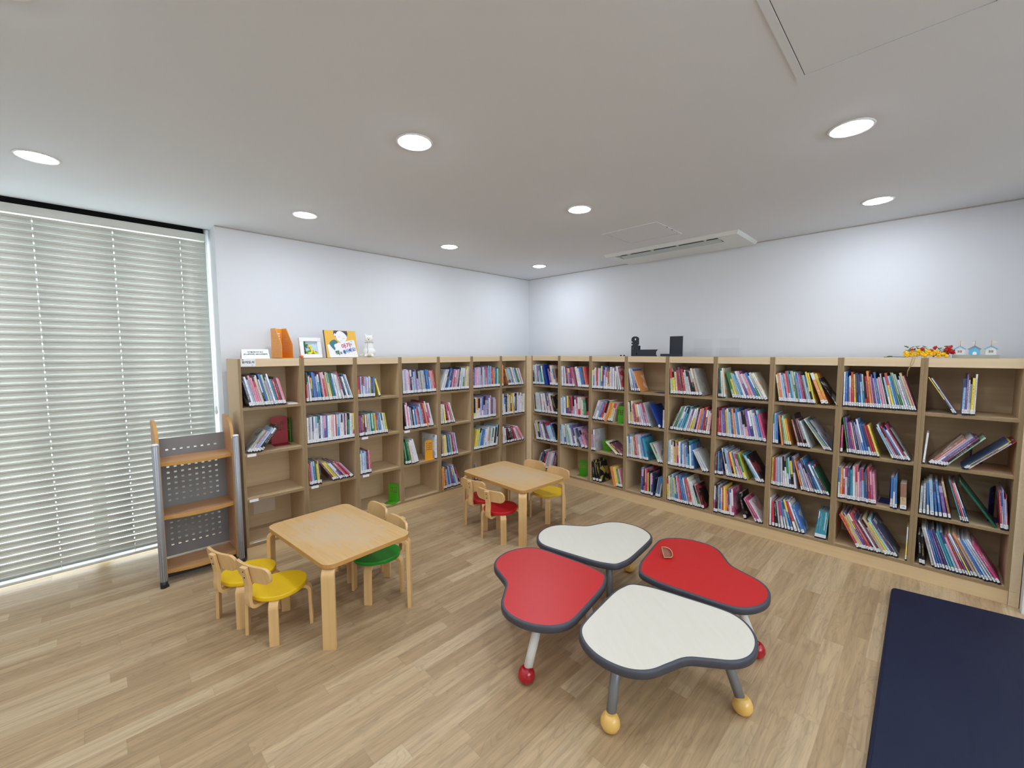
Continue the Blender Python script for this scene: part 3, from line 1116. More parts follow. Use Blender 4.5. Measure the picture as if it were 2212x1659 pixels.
def plinths():
    mb = MB()
    mb.box(-(A0 + 7 * BW), -A0, 0.004, 0.022, 0, BASE - 0.0005)
    tag(mb.build('plinth_board', M['plinth'], bevel=0.001), 'long pale wood plinth board under the window-side bookcases', 'plinth', 'plinth boards')
    js = 4.35
    for a, b, lab in ((0, js, 'pale wood plinth board under the right bookcases, part nearer the corner'), (js, 9, 'pale wood plinth board under the right bookcases, part nearer the blue mat')):
        mb = MB()
        mb.box(0, (b - a) * BW - 0.0006, 0.004, 0.022, 0, BASE - 0.0005)
        tag(mb.build('plinth_board', M['plinth'], None, (0, -(B0 + a * BW), 0), (0, 0, ROT_B), bevel=0.001), lab, 'plinth', 'plinth boards')
    mb = MB()
    mb.box(-A0 + 0.0005, 0.018, 0.002, 0.02, 0, BH)
    mb.box(0.002, 0.018, -B0 + 0.0005, 0.002, 0, BH)
    tag(mb.build('corner_panel', M['plinth'] if False else M['rail'], bevel=0.001), 'narrow upright filler panel closing the corner between the two bookcase rows', 'filler panel')
    mb = MB()
    mb.box(0.0, 0.02, -3.719, -(B0 + 9 * BW) - 0.0005, BASE, BH)
    mb.box(0.0, 0.02, -3.719, -(B0 + 9 * BW) - 0.0005, 0, BASE - 0.001)
    tag(mb.build('end_panel', M['rail'], bevel=0.001), 'narrow upright filler panel at the right end of the bookcases', 'filler panel')


plinths()

# ------------------------------------------------------------------ books
PAL = {
    'w': (232, 232, 236), 'c': (228, 220, 198), 'g': (176, 176, 178), 's': (204, 208, 212), 'k': (34, 32, 38), 'd': (36, 48, 92), 'b': (46, 108, 184), 'l': (146, 190, 222),
    't': (36, 146, 170), 'n': (44, 122, 66), 'm': (168, 206, 168), 'y': (238, 212, 66), 'o': (236, 134, 58), 'r': (196, 44, 56), 'p': (228, 150, 170), 'f': (190, 44, 104),
    'v': (104, 70, 150), 'a': (178, 164, 204), 'u': (146, 92, 62), 'x': (98, 44, 60), 'e': (202, 172, 128), 'q': (30, 62, 150), 'G': (30, 92, 68)}
NAMES = {'w': 'white', 'c': 'cream', 'g': 'grey', 's': 'silver grey', 'k': 'black', 'd': 'navy', 'b': 'blue', 'l': 'pale blue', 't': 'turquoise', 'n': 'green', 'm': 'pale green', 'y': 'yellow',
         'o': 'orange', 'r': 'red', 'p': 'pink', 'f': 'magenta', 'v': 'violet', 'a': 'lilac', 'u': 'brown', 'x': 'maroon', 'e': 'tan', 'q': 'deep blue', 'G': 'dark green'}
ACC = {'w': 'kbdrfgnl', 'c': 'kurno', 'g': 'wkbw', 's': 'kbw', 'k': 'wgry', 'd': 'wlpy', 'b': 'wdyl', 'l': 'wdbr', 't': 'wkyd', 'n': 'wkym', 'm': 'wknr', 'y': 'kwrn', 'o': 'wkyr', 'r': 'wkyw',
       'p': 'wfrk', 'f': 'wpy', 'v': 'wpay', 'a': 'wvdk', 'u': 'wcke', 'x': 'wpg', 'e': 'uoc', 'q': 'qqd', 'G': 'GGn'}

# (start, end, lean at start, lean at end, colours[, low height, high height]) as fractions of the bay; lean > 0: tops to the left
S, T = 0.185, 0.235
CELLS = {
    ('A', 1, 1): [(.12, .73, 13, 14, 'dwlpppcckbmaswtrxpp')],
    ('A', 1, 2): [(.07, .30, -38, -36, 'gcalkk', .17, .205)],
    ('A', 2, 1): [(.06, .95, 2, 17, 'rwwwdbvbtdprecywnbwwwwwdwdlw')],
    ('A', 2, 2): [(.055, .955, 0, 0, 'wgwawwwdwavbwwcpwrlbwwwxwktwsr', .205, .212)],
    ('A', 2, 3): [(.05, .28, 3, 4, 'ovplbnyek', .16, .19), (.43, .92, 34, 40, 'xyywvdprra', .17, .2)],
    ('A', 3, 1): [(.055, .42, 0, 1, 'ovwlwlalammxbg', .17, .18), (.5, .56, 16, 16, 'y', .15, .16)],
    ('A', 3, 2): [(.055, .68, 0, 9, 'fdfrdcslnntyrlbtwwwy', .175, .19)],
    ('A', 3, 3): [(.055, .3, 1, 2, 'wlwlaxpf', .17, .22)],
    ('A', 4, 1): [(.07, .95, 2, 10, 'sgawpdwlaaggggbbbwgpr', .2, .23)],
    ('A', 4, 2): [(.06, .85, 5, 14, 'kwpwaklbpflaxrofww', .18, .25)],
    ('A', 4, 3): [(.06, .45, 8, 15, 'nGncwww', .19, .24), (.88, .93, 0, 0, 'w', .23, .24)],
    ('A', 5, 1): [(.06, .93, -20, -2, 'wswdblvvprlpgdwswngcyar', .2, .235)],
    ('A', 5, 2): [(.055, .48, 2, 18, 'wcykrwpw', .19, .22)],
    ('A', 5, 3): [(.055, .55, 2, 11, 'kaycydblmnfaa', .2, .23)],
    ('A', 5, 4): [(.055, .62, 2, 18, 'oyrclblavblwak', .18, .23)],
    ('A', 6, 1): [(.055, .955, 0, 0, 'vapagfaswlpalblrobtcn', .19, .235)],
    ('A', 6, 2): [(.055, .84, 0, 0, 'ywcwawalvwaxap', .19, .24)],
    ('A', 6, 3): [(.055, .94, -12, -8, 'yymlbbwawclwcwklw', .2, .235)],
    ('A', 6, 4): [(.055, .2, 8, 12, 'rkkw', .17, .2)],
    ('A', 7, 1): [(.055, .1, 0, 0, 'o', .24, .245), (.33, .88, 21, 23, 'uxlbewalwnwrw', .2, .22)],
    ('A', 7, 2): [(.055, .955, 0, 0, 'wcwkwgyxyobkwwwwscw', .19, .24)],
    ('A', 7, 3): [(.055, .9, 4, 34, 'cgkkxrwpp', .17, .21)],
    ('B', 1, 1): [(.06, .58, 1, 14, 'kwwvwltmqq', .2, .24), (.68, .95, 14, 15, 'vpcwu', .19, .24)],
    ('B', 1, 2): [(.06, .955, 5, 18, 'mkgsslwrwpwrwkk', .2, .24)],
    ('B', 1, 3): [(.12, .955, 14, 22, 'esgkgpwbrblwlk', .19, .235)],
    ('B', 1, 4): [(.2, .955, -22, -12, 'gwkrkwgpwakx', .19, .22)],
    ('B', 2, 1): [(.055, .5, 2, 12, 'wgwxpvp', .2, .23), (.62, .955, 13, 13, 'wwbbdor', .2, .235)],
    ('B', 2, 2): [(.055, .955, 2, 6, 'wlwdvxpawprcgnr', .19, .23)],
    ('B', 2, 3): [(.055, .6, 2, 16, 'lwbcmlwvw', .19, .24), (.76, .92, 24, 26, 'ap', .2, .22)],
    ('B', 3, 1): [(.055, .74, 0, 1, 'wtwprwlbbwawyewawcw', .18, .24), (.8, .93, 8, 15, 'wwr', .2, .24)],
    ('B', 3, 2): [(.06, .62, -20, -16, 'gwabrcoyc', .19, .22)],
    ('B', 3, 3): [(.055, .1, 0, 0, 'p', .17, .18), (.12, .17, 2, 2, 'g', .22, .23), (.8, .955, 50, 52, 'cykx', .16, .18)],
    ('B', 3, 4): [(.07, .35, 6, 14, 'kkk', .2, .24), (.72, .95, 14, 14, 'oynp', .18, .2)],
    ('B', 4, 1): [(.055, .36, 10, 20, 'wlabo', .2, .235)],
    ('B', 4, 2): [(.055, .64, 3, 18, 'cycfoupwapg', .2, .235), (.85, .88, 27, 27, 'q', .22, .23), (.91, .955, 0, 0, 'w', .17, .18)],
    ('B', 4, 3): [(.055, .6, 2, 14, 'wgwmrpwlbt', .2, .24), (.85, .955, 28, 30, 'mcw', .19, .2)],
    ('B', 4, 4): [(.42, .72, 0, 1, 'bdafrykwd', .19, .25), (.78, .93, -8, -8, 'tlbg', .18, .2)],
    ('B', 5, 1): [(.055, .74, 4, 17, 'mycrxrwwwkkeg', .2, .25)],
    ('B', 5, 2): [(.06, .955, -24, -5, 'kgnwtltlwayyakpobrxcp', .19, .24)],
    ('B', 5, 3): [(.055, .62, 1, 4, 'lcwwypfwbwawltwb', .19, .25), (.8, .93, 28, 30, 'wsg', .19, .2)],
    ('B', 5, 4): [(.055, .87, 3, 20, 'ycmltbprbbagrcwwnpk', .19, .25)],
    ('B', 6, 1): [(.055, .2, 2, 6, 'dnwc', .21, .26), (.34, .955, 17, 28, 'mymltwvppbnwc', .2, .24)],
    ('B', 6, 2): [(.055, .955, 3, 14, 'rravywlbowbwawpvdwwblf', .2, .25)],
    ('B', 6, 3): [(.055, .2, 0, 3, 'xnbdd', .18, .2), (.27, .65, 11, 19, 'wwlwkygwpwy', .2, .25), (.82, .955, 29, 32, 'tlwk', .2, .24)],
    ('B', 6, 4): [(.055, .44, 0, 4, 'fkwblryorwwf', .19, .25), (.62, .66, 14, 14, 'k', .2, .21), (.84, .955, 30, 32, 'ppfw', .18, .21)],
    ('B', 7, 1): [(.1, .68, 9, 13, 'eowlvpwtlwnwblfxclwky', .2, .24), (.77, .86, 20, 20, 'oo', .23, .24), (.92, .955, 32, 32, 'k', .22, .23)],
    ('B', 7, 2): [(.055, .14, 1, 2, 'wlb', .2, .24), (.2, .35, 8, 12, 'ommyo', .2, .24), (.46, .64, 15, 19, 'ukxkw', .2, .25), (.85, .955, 33, 35, 'wmylbg', .22, .25)],
    ('B', 7, 3): [(.055, .46, 0, 7, 'yrplgwwwdkw', .2, .25), (.54, .95, 15, 27, 'owlawpbdblbrG', .2, .25)],
    ('B', 7, 4): [(.055, .62, 1, 22, 'wrkgwwlbwgb', .2, .24), (.76, .955, -4, -4, 'tttttttttt', .2, .203)],
    ('B', 8, 1): [(.055, .955, 1, 18, 'wbbprydbltrropvabwpwkwylbmngwlep', .2, .25)],
    ('B', 8, 2): [(.055, .08, 0, 0, 'f', .19, .195), (.15, .56, 8, 17, 'nvvfwdalbblrry', .21, .25), (.72, .93, 25, 29, 'lwarbwfg', .2, .25)],
    ('B', 8, 3): [(.055, .55, 1, 5, 'worwdtwcpalbdrfp', .19, .25), (.72, .8, 1, 2, 'wwb', .2, .225), (.84, .91, 2, 2, 'e', .175, .18)],
    ('B', 8, 4): [(.36, .86, 28, 32, 'rcyavxrdwxceylxd', .22, .26), (.935, .955, 0, 0, 'y', .22, .225)],
    ('B', 9, 1): [(.31, .38, 29, 29, 'dwa', .24, .25), (.42, .55, 0, 0, 'lvwwyw', .17, .26)],
    ('B', 9, 2): [(.052, .075, -3, -3, 'w', .19, .2), (.10, .3, -38, -38, 'upwvxkm', .22, .25), (.56, .78, -42, -42, 'byddwwr', .24, .26)],
    ('B', 9, 3): [(.055, .4, 0, 11, 'ggwlbbvu', .18, .25), (.5, .58, 15, 17, 'trpb', .23, .25), (.83, .85, 33, 33, 'G', .28, .285), (.88, .955, 5, 5, 'rwawr', .18, .24)],
    ('B', 9, 4): [(.1, .16, 5, 5, 'kk', .18, .19), (.24, .93, 14, 30, 'wwbbvdltlprvyvewblwgf', .22, .26)],
}


def layout(chain, wl):
    """chain of (s0, s1, [(rel thickness, height, lean)]), leans >= 0; returns [(b, t, h, lean)]"""
    out = []
    lo_lim, hi_lim = PT + 0.003, wl - PT - 0.003

    def run(prev, s0, items, k):
        res = []
        for i, (tr, h, a) in enumerate(items):
            t = tr * k
            c, s = math.cos(a), math.sin(a)
            b = max(s0 if i == 0 else -1, lo_lim + h * s)
            if prev:
                pb, ptk, ph, pa = prev
                pc, ps = math.cos(pa), math.sin(pa)
                zs = [0.0, ptk * ps, ptk * ps + ph * pc, h * c, ph * pc]
                for z in zs:
                    if z > min(h * c, ptk * ps + ph * pc) + 1e-9:
                        continue
                    if z <= ptk * ps:
                        xr = pb + (z / ps * pc if ps > 1e-6 else ptk * pc)
                    else:
                        xr = pb + ptk * pc - (z - ptk * ps) * (ps / pc)
                    xl = -z * (s / c)
                    b = max(b, xr - xl + 0.0006)
            prev = (b, t, h, a)
            res.append(prev)
        return res, prev
    prev = None
    for s0, s1, items in chain:
        lo, hi = 0.2, 4.0
        for _ in range(26):
            mid = (lo + hi) / 2
            res, p = run(prev, s0, items, mid)
            end = p[0] + p[1] * math.cos(p[3])
            if end > min(s1, hi_lim):
                hi = mid
            else:
                lo = mid
        res, prev = run(prev, s0, items, lo)
        out += res
    return out


BOOKS = []          # every book with its place and look
rb = random.Random(21)
for (wall, j, r), segs in CELLS.items():
    neg = all(s[2] < 0 or (s[2] == 0 and s[3] == 0) for s in segs) and any(s[2] < 0 for s in segs)
    mixed = (not neg) and any(s[2] < 0 for s in segs)
    groups = [segs]
    if mixed:
        groups = [[s for s in segs if s[2] >= 0], [s for s in segs if s[2] < 0]]
    cell = []
    for gi, g in enumerate(groups):
        mir = any(s[2] < 0 for s in g)
        chain, cols = [], []
        gg = list(reversed(g)) if mir else g
        for s in gg:
            f0, f1, a0, a1, cs = s[:5]
            h0, h1 = (s[5], s[6]) if len(s) > 6 else (S, T)
            n = len(cs)
            items = []
            for i in range(n):
                a = abs(a0 + (a1 - a0) * (i / max(1, n - 1)))
                h = rb.uniform(h0, h1)
                tr = 0.011 * rb.uniform(0.7, 1.35)
                if cs[i] == 'e' and n == 1:
                    tr = 0.03
                c = cs[i]
                # keep under the shelf above
                h = min(h, (CLEAR[r - 1] - 0.012) / max(0.3, math.cos(R(a))))
                items.append((tr, h, R(a)))
            ccs = list(cs)
            if mir:
                items.reverse()
                ccs.reverse()
                chain.append(((1 - f1) * BW, (1 - f0) * BW, items))
            else:
                chain.append((f0 * BW, f1 * BW, items))
            cols += ccs
        lay = layout(chain, BW)
        for (b, t, h, a), c in zip(lay, cols):
            if mir:
                x = BW - b - t * math.cos(a)
                cell.append((x, t, h, -a, c))
            else:
                cell.append((b, t, h, a, c))
    cell.sort(key=lambda q: q[0])
    for k, (x, t, h, a, c) in enumerate(cell):
        dep = min(0.225, h * rb.uniform(0.78, 0.98))
        if (wall, j, r) in (('A', 2, 2), ('B', 7, 4)):
            dep, yo = 0.15, 0.006
        else:
            yo = rb.uniform(-0.004, 0.014)
        BOOKS.append(dict(w=wall, j=j, r=r, k=k + 1, n=len(cell), x=x, t=t, h=h, a=a, c=c, d=dep, y=yo))

ROWN = ['', 'top', 'second', 'third', 'bottom']


def bay_phrase(w, j):
    if w == 'A':
        return ['', 'bookcase by the window', 'second bookcase from the window', 'third bookcase from the window', 'fourth bookcase from the window', 'fifth bookcase from the window',
                'second bookcase left of the corner', 'bookcase just left of the corner'][j]
    return ['', 'bookcase just right of the corner', 'second bookcase right of the corner', 'third bookcase right of the corner', 'fourth bookcase right of the corner', 'fifth bookcase from the right end',
            'fourth bookcase from the right end', 'third bookcase from the right end', 'second bookcase from the right end', 'rightmost bookcase'][j]


def book_matrix(bk):
    o, rz = cell_origin(bk['w'], bk['j'])
    a = bk['a']
    zl = FLOORZ[bk['r'] - 1] + 0.0006 + (bk['t'] * math.sin(-a) if a < 0 else 0.0)
    loc = Matrix.Translation(o) @ Matrix.Rotation(rz, 4, 'Z') @ Vector((bk['x'], bk['y'], zl))
    return loc, Euler((0, -a, rz), 'XYZ')


def book_geo(bk):
    """lists of (verts, faces, uvs, front flag) for cover, pages, label, band in book space: x thickness, y depth, z height"""
    t, d, h = bk['t'], bk['d'], bk['h']
    ct = min(0.0022, t * 0.22)
    prof = [(0, d), (0, 0.0012), (ct * 0.5, 0), (t - ct * 0.5, 0), (t, 0.0012), (t, d), (t - ct, d), (t - ct, ct), (ct, ct), (ct, d)]
    n = len(prof)
    cov = [(p[0], p[1], 0.0) for p in prof] + [(p[0], p[1], h) for p in prof]
    cf, cu, fr = [], [], []
    for i in range(n):
        k = (i + 1) % n
        cf.append((i, k, n + k, n + i))
        if i in (1, 2, 3):
            u0, u1 = (0.0, 0.08) if i == 1 else ((0.08, 0.92) if i == 2 else (0.92, 1.0))
            cu.append(((u0, 0), (u1, 0), (u1, 1), (u0, 1)))
            fr.append(0.0)
        else:
            cu.append(((0, 0), (1, 0), (1, 1), (0, 1)) if i != 0 else ((1, 0), (0, 0), (0, 1), (1, 1)))
            fr.append(1.0)
    # end faces of the boards as three quads each
    for off, flip in ((0, True), (n, False)):
        for q in ((0, 1, 8, 9), (1, 2, 3, 4), (1, 4, 7, 8), (4, 5, 6, 7)):
            f = tuple(off + i for i in q)
            cf.append(tuple(reversed(f)) if flip else f)
            cu.append(((0, 0), (1, 0), (1, 1), (0, 1)))
            fr.append(1.0)
    e = 0.0028
    px0, px1, py0, py1, pz0, pz1 = ct, t - ct, ct, d - 0.003, e, h - e
    pv = [(x, y, z) for z in (pz0, pz1) for y in (py0, py1) for x in (px0, px1)]
    pf = [(0, 2, 3, 1), (4, 5, 7, 6), (0, 1, 5, 4), (2, 6, 7, 3), (0, 4, 6, 2), (1, 3, 7, 5)]

    def wrap(z0, z1):
        g = 0.0005
        wr = min(0.012, d * 0.2)
        pr = [(-g, wr), (-g, 0.001), (ct * 0.5 - g, -g), (t - ct * 0.5 + g, -g), (t + g, 0.001), (t + g, wr)]
        v = [(p[0], p[1], z0) for p in pr] + [(p[0], p[1], z1) for p in pr]
        f = [(i, i + 1, 6 + i + 1, 6 + i) for i in range(5)]
        u = [((0, 0), (0.1, 0), (0.1, 1), (0, 1)), ((0, 0), (0.1, 0), (0.1, 1), (0, 1)), ((0, 0), (1, 0), (1, 1), (0, 1)), ((0.9, 0), (1, 0), (1, 1), (0.9, 1)), ((0.9, 0), (1, 0), (1, 1), (0.9, 1))]
        return v, f, u
    return (cov, cf, cu, fr), (pv, pf), wrap(0.0125, 0.036), wrap(0.0008, 0.0112)


def jitter(c, rng, amt=0.12):
    base = srgb(*[v * 0.84 + 0.16 * q for v, q in zip(PAL[c], (222, 228, 238))] if c not in 'kGq' else PAL[c])
    k = 1 + rng.uniform(-amt, amt)
    return tuple(min(1.0, max(0.0, v * k * (1 + rng.uniform(-0.06, 0.06)))) for v in base[:3]) + (1.0,)


def add_attrs(me, ink1, ink2, seed, front, uvs):
    for nm, vals in (('ink1', ink1), ('ink2', ink2)):
        at = me.attributes.new(nm, 'FLOAT_COLOR', 'FACE')
        at.data.foreach_set('color', [x for c in vals for x in c])
    for nm, vals in (('seed', seed), ('front', front)):
        at = me.attributes.new(nm, 'FLOAT', 'FACE')
        at.data.foreach_set('value', vals)
    ul = me.uv_layers.new(name='uv')
    flat = [x for face in uvs for p in face for x in p]
    ul.data.foreach_set('uv', flat)


def spine_area(bk):
    loc, eu = book_matrix(bk)
    m = Matrix.Translation(loc) @ eu.to_matrix().to_4x4()
    q = [proj(m @ Vector(p)) for p in ((0, 0, 0), (bk['t'], 0, 0), (bk['t'], 0, bk['h']), (0, 0, bk['h']))]
    ar = 0
    for i in range(4):
        ar += q[i][0] * q[(i + 1) % 4][1] - q[(i + 1) % 4][0] * q[i][1]
    ar = abs(ar) / 2
    if bk['w'] == 'A' and bk['j'] == 7 and bk['r'] >= 3:
        ar *= 0.5
    if bk['w'] == 'A' and bk['j'] == 6 and bk['r'] == 4:
        ar *= 0.2
    if bk['w'] == 'B' and bk['j'] == 1 and bk['r'] == 4:
        ar *= 0.4
    return ar


for bk in BOOKS:
    bk['area'] = spine_area(bk)
order = sorted(range(len(BOOKS)), key=lambda i: -BOOKS[i]['area'])
single = set(order[:300])
rest = []
for i, bk in enumerate(BOOKS):
    rng = random.Random(1000 + i)
    ac = ACC[bk['c']]
    i1 = jitter(bk['c'], rng)
    i2 = jitter(rng.choice(ac), rng)
    seed = rng.random()
    # dark plain covers on some books so that leaning gaps read as in a packed shelf
    cover, pages, lab, band = book_geo(bk)
    loc, eu = book_matrix(bk)
    sticker = not (bk['c'] in 'GqoU' and bk['n'] < 20 and rng.random() < 0.6)
    if i in single:
        side = 'leaning ' if abs(bk['a']) > R(11) else ''
        thick = 'thin' if bk['t'] < 0.009 else ('thick' if bk['t'] > 0.0155 else '')
        nm = NAMES[bk['c']]
        kth = 'only book' if bk['n'] == 1 else ('first from left' if bk['k'] == 1 else ('last on the right' if bk['k'] == bk['n'] else ORD[bk['k']] + ' from left'))
        label = f"{nm} {side}book, {kth}, {ROWN[bk['r']]} row of {bay_phrase(bk['w'], bk['j'])}"
        t = thing('book', label, 'book', loc, 0, f"books on the {ROWN[bk['r']]} row of the {bay_phrase(bk['w'], bk['j'])}")
        t.rotation_euler = eu
        me = bpy.data.meshes.new('cover')
        me.from_pydata(cover[0], [], cover[1])
        nf = len(cover[1])
        add_attrs(me, [i1] * nf, [i2] * nf, [seed] * nf, cover[3], cover[2])
        me.materials.append(M['book'])
        o = bpy.data.objects.new('cover', me)
        COL.objects.link(o)
        o.parent = t
        me = bpy.data.meshes.new('page_block')
        me.from_pydata(pages[0], [], pages[1])
        me.materials.append(M['pages'])
        o = bpy.data.objects.new('page_block', me)
        COL.objects.link(o)
        o.parent = t
        if sticker:
            me = bpy.data.meshes.new('spine_label')
            nv = len(lab[0])
            me.from_pydata(lab[0] + band[0], [], lab[1] + [tuple(q + nv for q in f) for f in band[1]])
            ul = me.uv_layers.new(name='uv')
            ul.data.foreach_set('uv', [x for face in lab[2] + band[2] for p in face for x in p])
            me.materials.append(M['label'])
            me.materials.append(M['inkband'])
            me.polygons.foreach_set('material_index', [0] * len(lab[1]) + [1] * len(band[1]))
            o = bpy.data.objects.new('spine_label', me)
            COL.objects.link(o)
            o.parent = t
    else:
        rest.append((cover, pages, lab if sticker else None, band, Matrix.Translation(loc) @ eu.to_matrix().to_4x4(), i1, i2, seed))

V, F, MI, UV, I1, I2, SD, FR = [], [], [], [], [], [], [], []
for cover, pages, lab, band, m, i1, i2, seed in rest:
    def put(vs, fs, us, mi, fr):
        o = len(V)
        V.extend([tuple(m @ Vector(p)) for p in vs])
        for q, f in enumerate(fs):
            F.append(tuple(x + o for x in f))
            UV.append(us[q] if us else ((0, 0), (1, 0), (1, 1), (0, 1)))
            MI.append(mi)
            I1.append(i1)
            I2.append(i2)
            SD.append(seed)
            FR.append(fr[q] if fr else 0.0)
    put(cover[0], cover[1], cover[2], 0, cover[3])
    put(pages[0], pages[1], None, 1, None)
    if lab:
        put(lab[0], lab[1], lab[2], 2, None)
        put(band[0], band[1], band[2], 3, None)
me = bpy.data.meshes.new('shelved_books')
me.from_pydata(V, [], F)
add_attrs(me, I1, I2, SD, FR, UV)
for q in ('book', 'pages', 'label', 'inkband'):
    me.materials.append(M[q])
me.polygons.foreach_set('material_index', MI)
o = bpy.data.objects.new('shelved_books', me)
COL.objects.link(o)
tag(o, 'the many smaller-looking picture books filling the farther bookcase shelves', 'books', kind='stuff')
print('BOOKS', len(BOOKS), 'single', len(single), 'rest', len(rest))


# ------------------------------------------------------------------ bookends and papers on the shelves
def plate_holes(mb, x0, x1, z0, z1, y0, y1, holes, mi=0):
    xs = sorted({x0, x1} | {v for h in holes for v in (h[0], h[1])})
    zs = sorted({z0, z1} | {v for h in holes for v in (h[2], h[3])})
    for i in range(len(xs) - 1):
        for k in range(len(zs) - 1):
            cx, cz = (xs[i] + xs[i + 1]) / 2, (zs[k] + zs[k + 1]) / 2
            if any(h[0] < cx < h[1] and h[2] < cz < h[3] for h in holes):
                continue
            mb.box(xs[i], xs[i + 1], y0, y1, zs[k], zs[k + 1], mi)


def bookend(wall, j, r, s, y, yaw, mat, label, w=0.095, h=0.165, base=0.1, tilt=0.0):
    """L-shaped metal bookend: plate in the local x-z plane, foot running to local -y"""
    o, rz = cell_origin(wall, j)
    p = Matrix.Translation(o) @ Matrix.Rotation(rz, 4, 'Z') @ Vector((s, y, FLOORZ[r - 1] + 0.0008))
    t = thing('bookend', label, 'bookend', p, rz + yaw, 'metal bookends on the shelves')
    if tilt:
        t.rotation_euler = (tilt, 0, rz + yaw)
    holes = [(-0.03 + 0.017 * a, -0.021 + 0.017 * a, h * 0.48 + 0.019 * b, h * 0.48 + 0.012 + 0.019 * b) for a in range(4) for b in range(4)]
    mb = MB()
    rr = 0.018
    plate_holes(mb, -w / 2, w / 2, 0.0, h - rr, -0.0012, 0.0012, [q for q in holes if q[3] < h - rr])
    cap = [(w / 2, 0)] + [(w / 2 - rr + rr * math.cos(R(q)), rr * math.sin(R(q))) for q in range(0, 91, 15)] + [(-w / 2 + rr - rr * math.sin(R(q)), rr * math.cos(R(q))) for q in range(0, 91, 15)] + [(-w / 2, 0)]
    mb.prism(cap[1:-1] + [(-w / 2, -0.0001), (w / 2, -0.0001)], -0.0012, 0.0012, 0, Matrix.Translation((0, 0, h - rr)) @ Matrix.Rotation(math.pi / 2, 4, 'X'))
    mb.build('plate', mat, t)
    mb = MB()
    mb.box(-w / 2, w / 2, -base, 0.0, 0.0, 0.0022)
    mb.build('foot', mat, t, bevel=0.0008)
    return t


bookend('A', 1, 2, 0.297, 0.213, R(-3), M['b_red'], 'dark red perforated bookend standing beside the leaning books by the window', 0.115, 0.21, 0.09)
bookend('A', 1, 2, 0.372, 0.24, R(84), M['b_green'], 'green bookend half hidden behind the red bookend', 0.1, 0.19, 0.04)
bookend('A', 3, 4, 0.355, 0.07, R(-58), M['b_green'], 'green bookend alone on the bottom shelf behind the front chairs', 0.1, 0.16, 0.09)
bookend('A', 4, 3, 0.312, 0.045, R(-4), M['b_orange'], 'amber perforated bookend in front of a white book, left of the corner', 0.085, 0.185, 0.04)
bookend('B', 2, 4, 0.25, 0.12, R(8), M['b_green'], 'green bookend alone on a bottom shelf right of the corner', 0.1, 0.165, 0.06)
bookend('B', 3, 2, 0.335, 0.05, R(12), M['b_green'], 'green bookend propping right-leaning books, second shelf right of the corner', 0.07, 0.165, 0.05)
bookend('B', 3, 3, 0.15, 0.1, R(10), M['b_green'], 'green bookend toppled against a cover, on the shelf above the black books', 0.08, 0.13, 0.04, R(18))
bookend('B', 3, 4, 0.27, 0.18, R(-15), M['b_green'], 'green bookend behind the yellow book, on the shelf with black books', 0.08, 0.15, 0.06)
bookend('B', 8, 3, 0.285, 0.17, R(88), M['b_blue'], 'blue bookend between the red and white books, second bookcase from the right end', 0.15, 0.17, -0.055)
bookend('B', 9, 2, 0.235, 0.285, R(82), M['b_blue'], 'blue bookend between two slanting stacks in the rightmost bookcase', 0.07, 0.18, 0.05)
bookend('B', 9, 3, 0.33, 0.2, R(75), M['b_blue'], 'blue bookend behind the upright red books, rightmost bookcase', 0.12, 0.2, 0.04)
bookend('B', 7, 2, BW - PT - 0.006, 0.09, R(90), M['b_black'], 'black bookend against the side panel, third bookcase from the right end', 0.14, 0.18, 0.05)

_o, _rz = cell_origin('A', 1)
mb = MB()
mb.box(0.31, 0.375, 0.02, 0.16, FLOORZ[0] + 0.0005, FLOORZ[0] + 0.006)
tag(mb.build('booklet', M['paper'], None, _o), 'white booklet lying flat at the end of the top shelf by the window', 'booklet')
mb = MB()
mb.box(0.125, 0.275, BD - 0.0095, BD - 0.0085, 0.20, 0.375)
tag(mb.build('paper_sheet', M['greypaper'], None, _o), 'pale sheet stuck to the back of the empty bottom shelf by the window', 'paper sheet')
_o, _rz = cell_origin('B', 4)
mb = MB()
mb.box(0.27, 0.37, 0.03, 0.15, FLOORZ[0] + 0.0005, FLOORZ[0] + 0.0025)
tag(mb.build('blue_plate', M['b_blue'], None, _o, (0, 0, _rz)), 'flat blue metal plate lying on a top shelf next to the orange cover', 'plate')


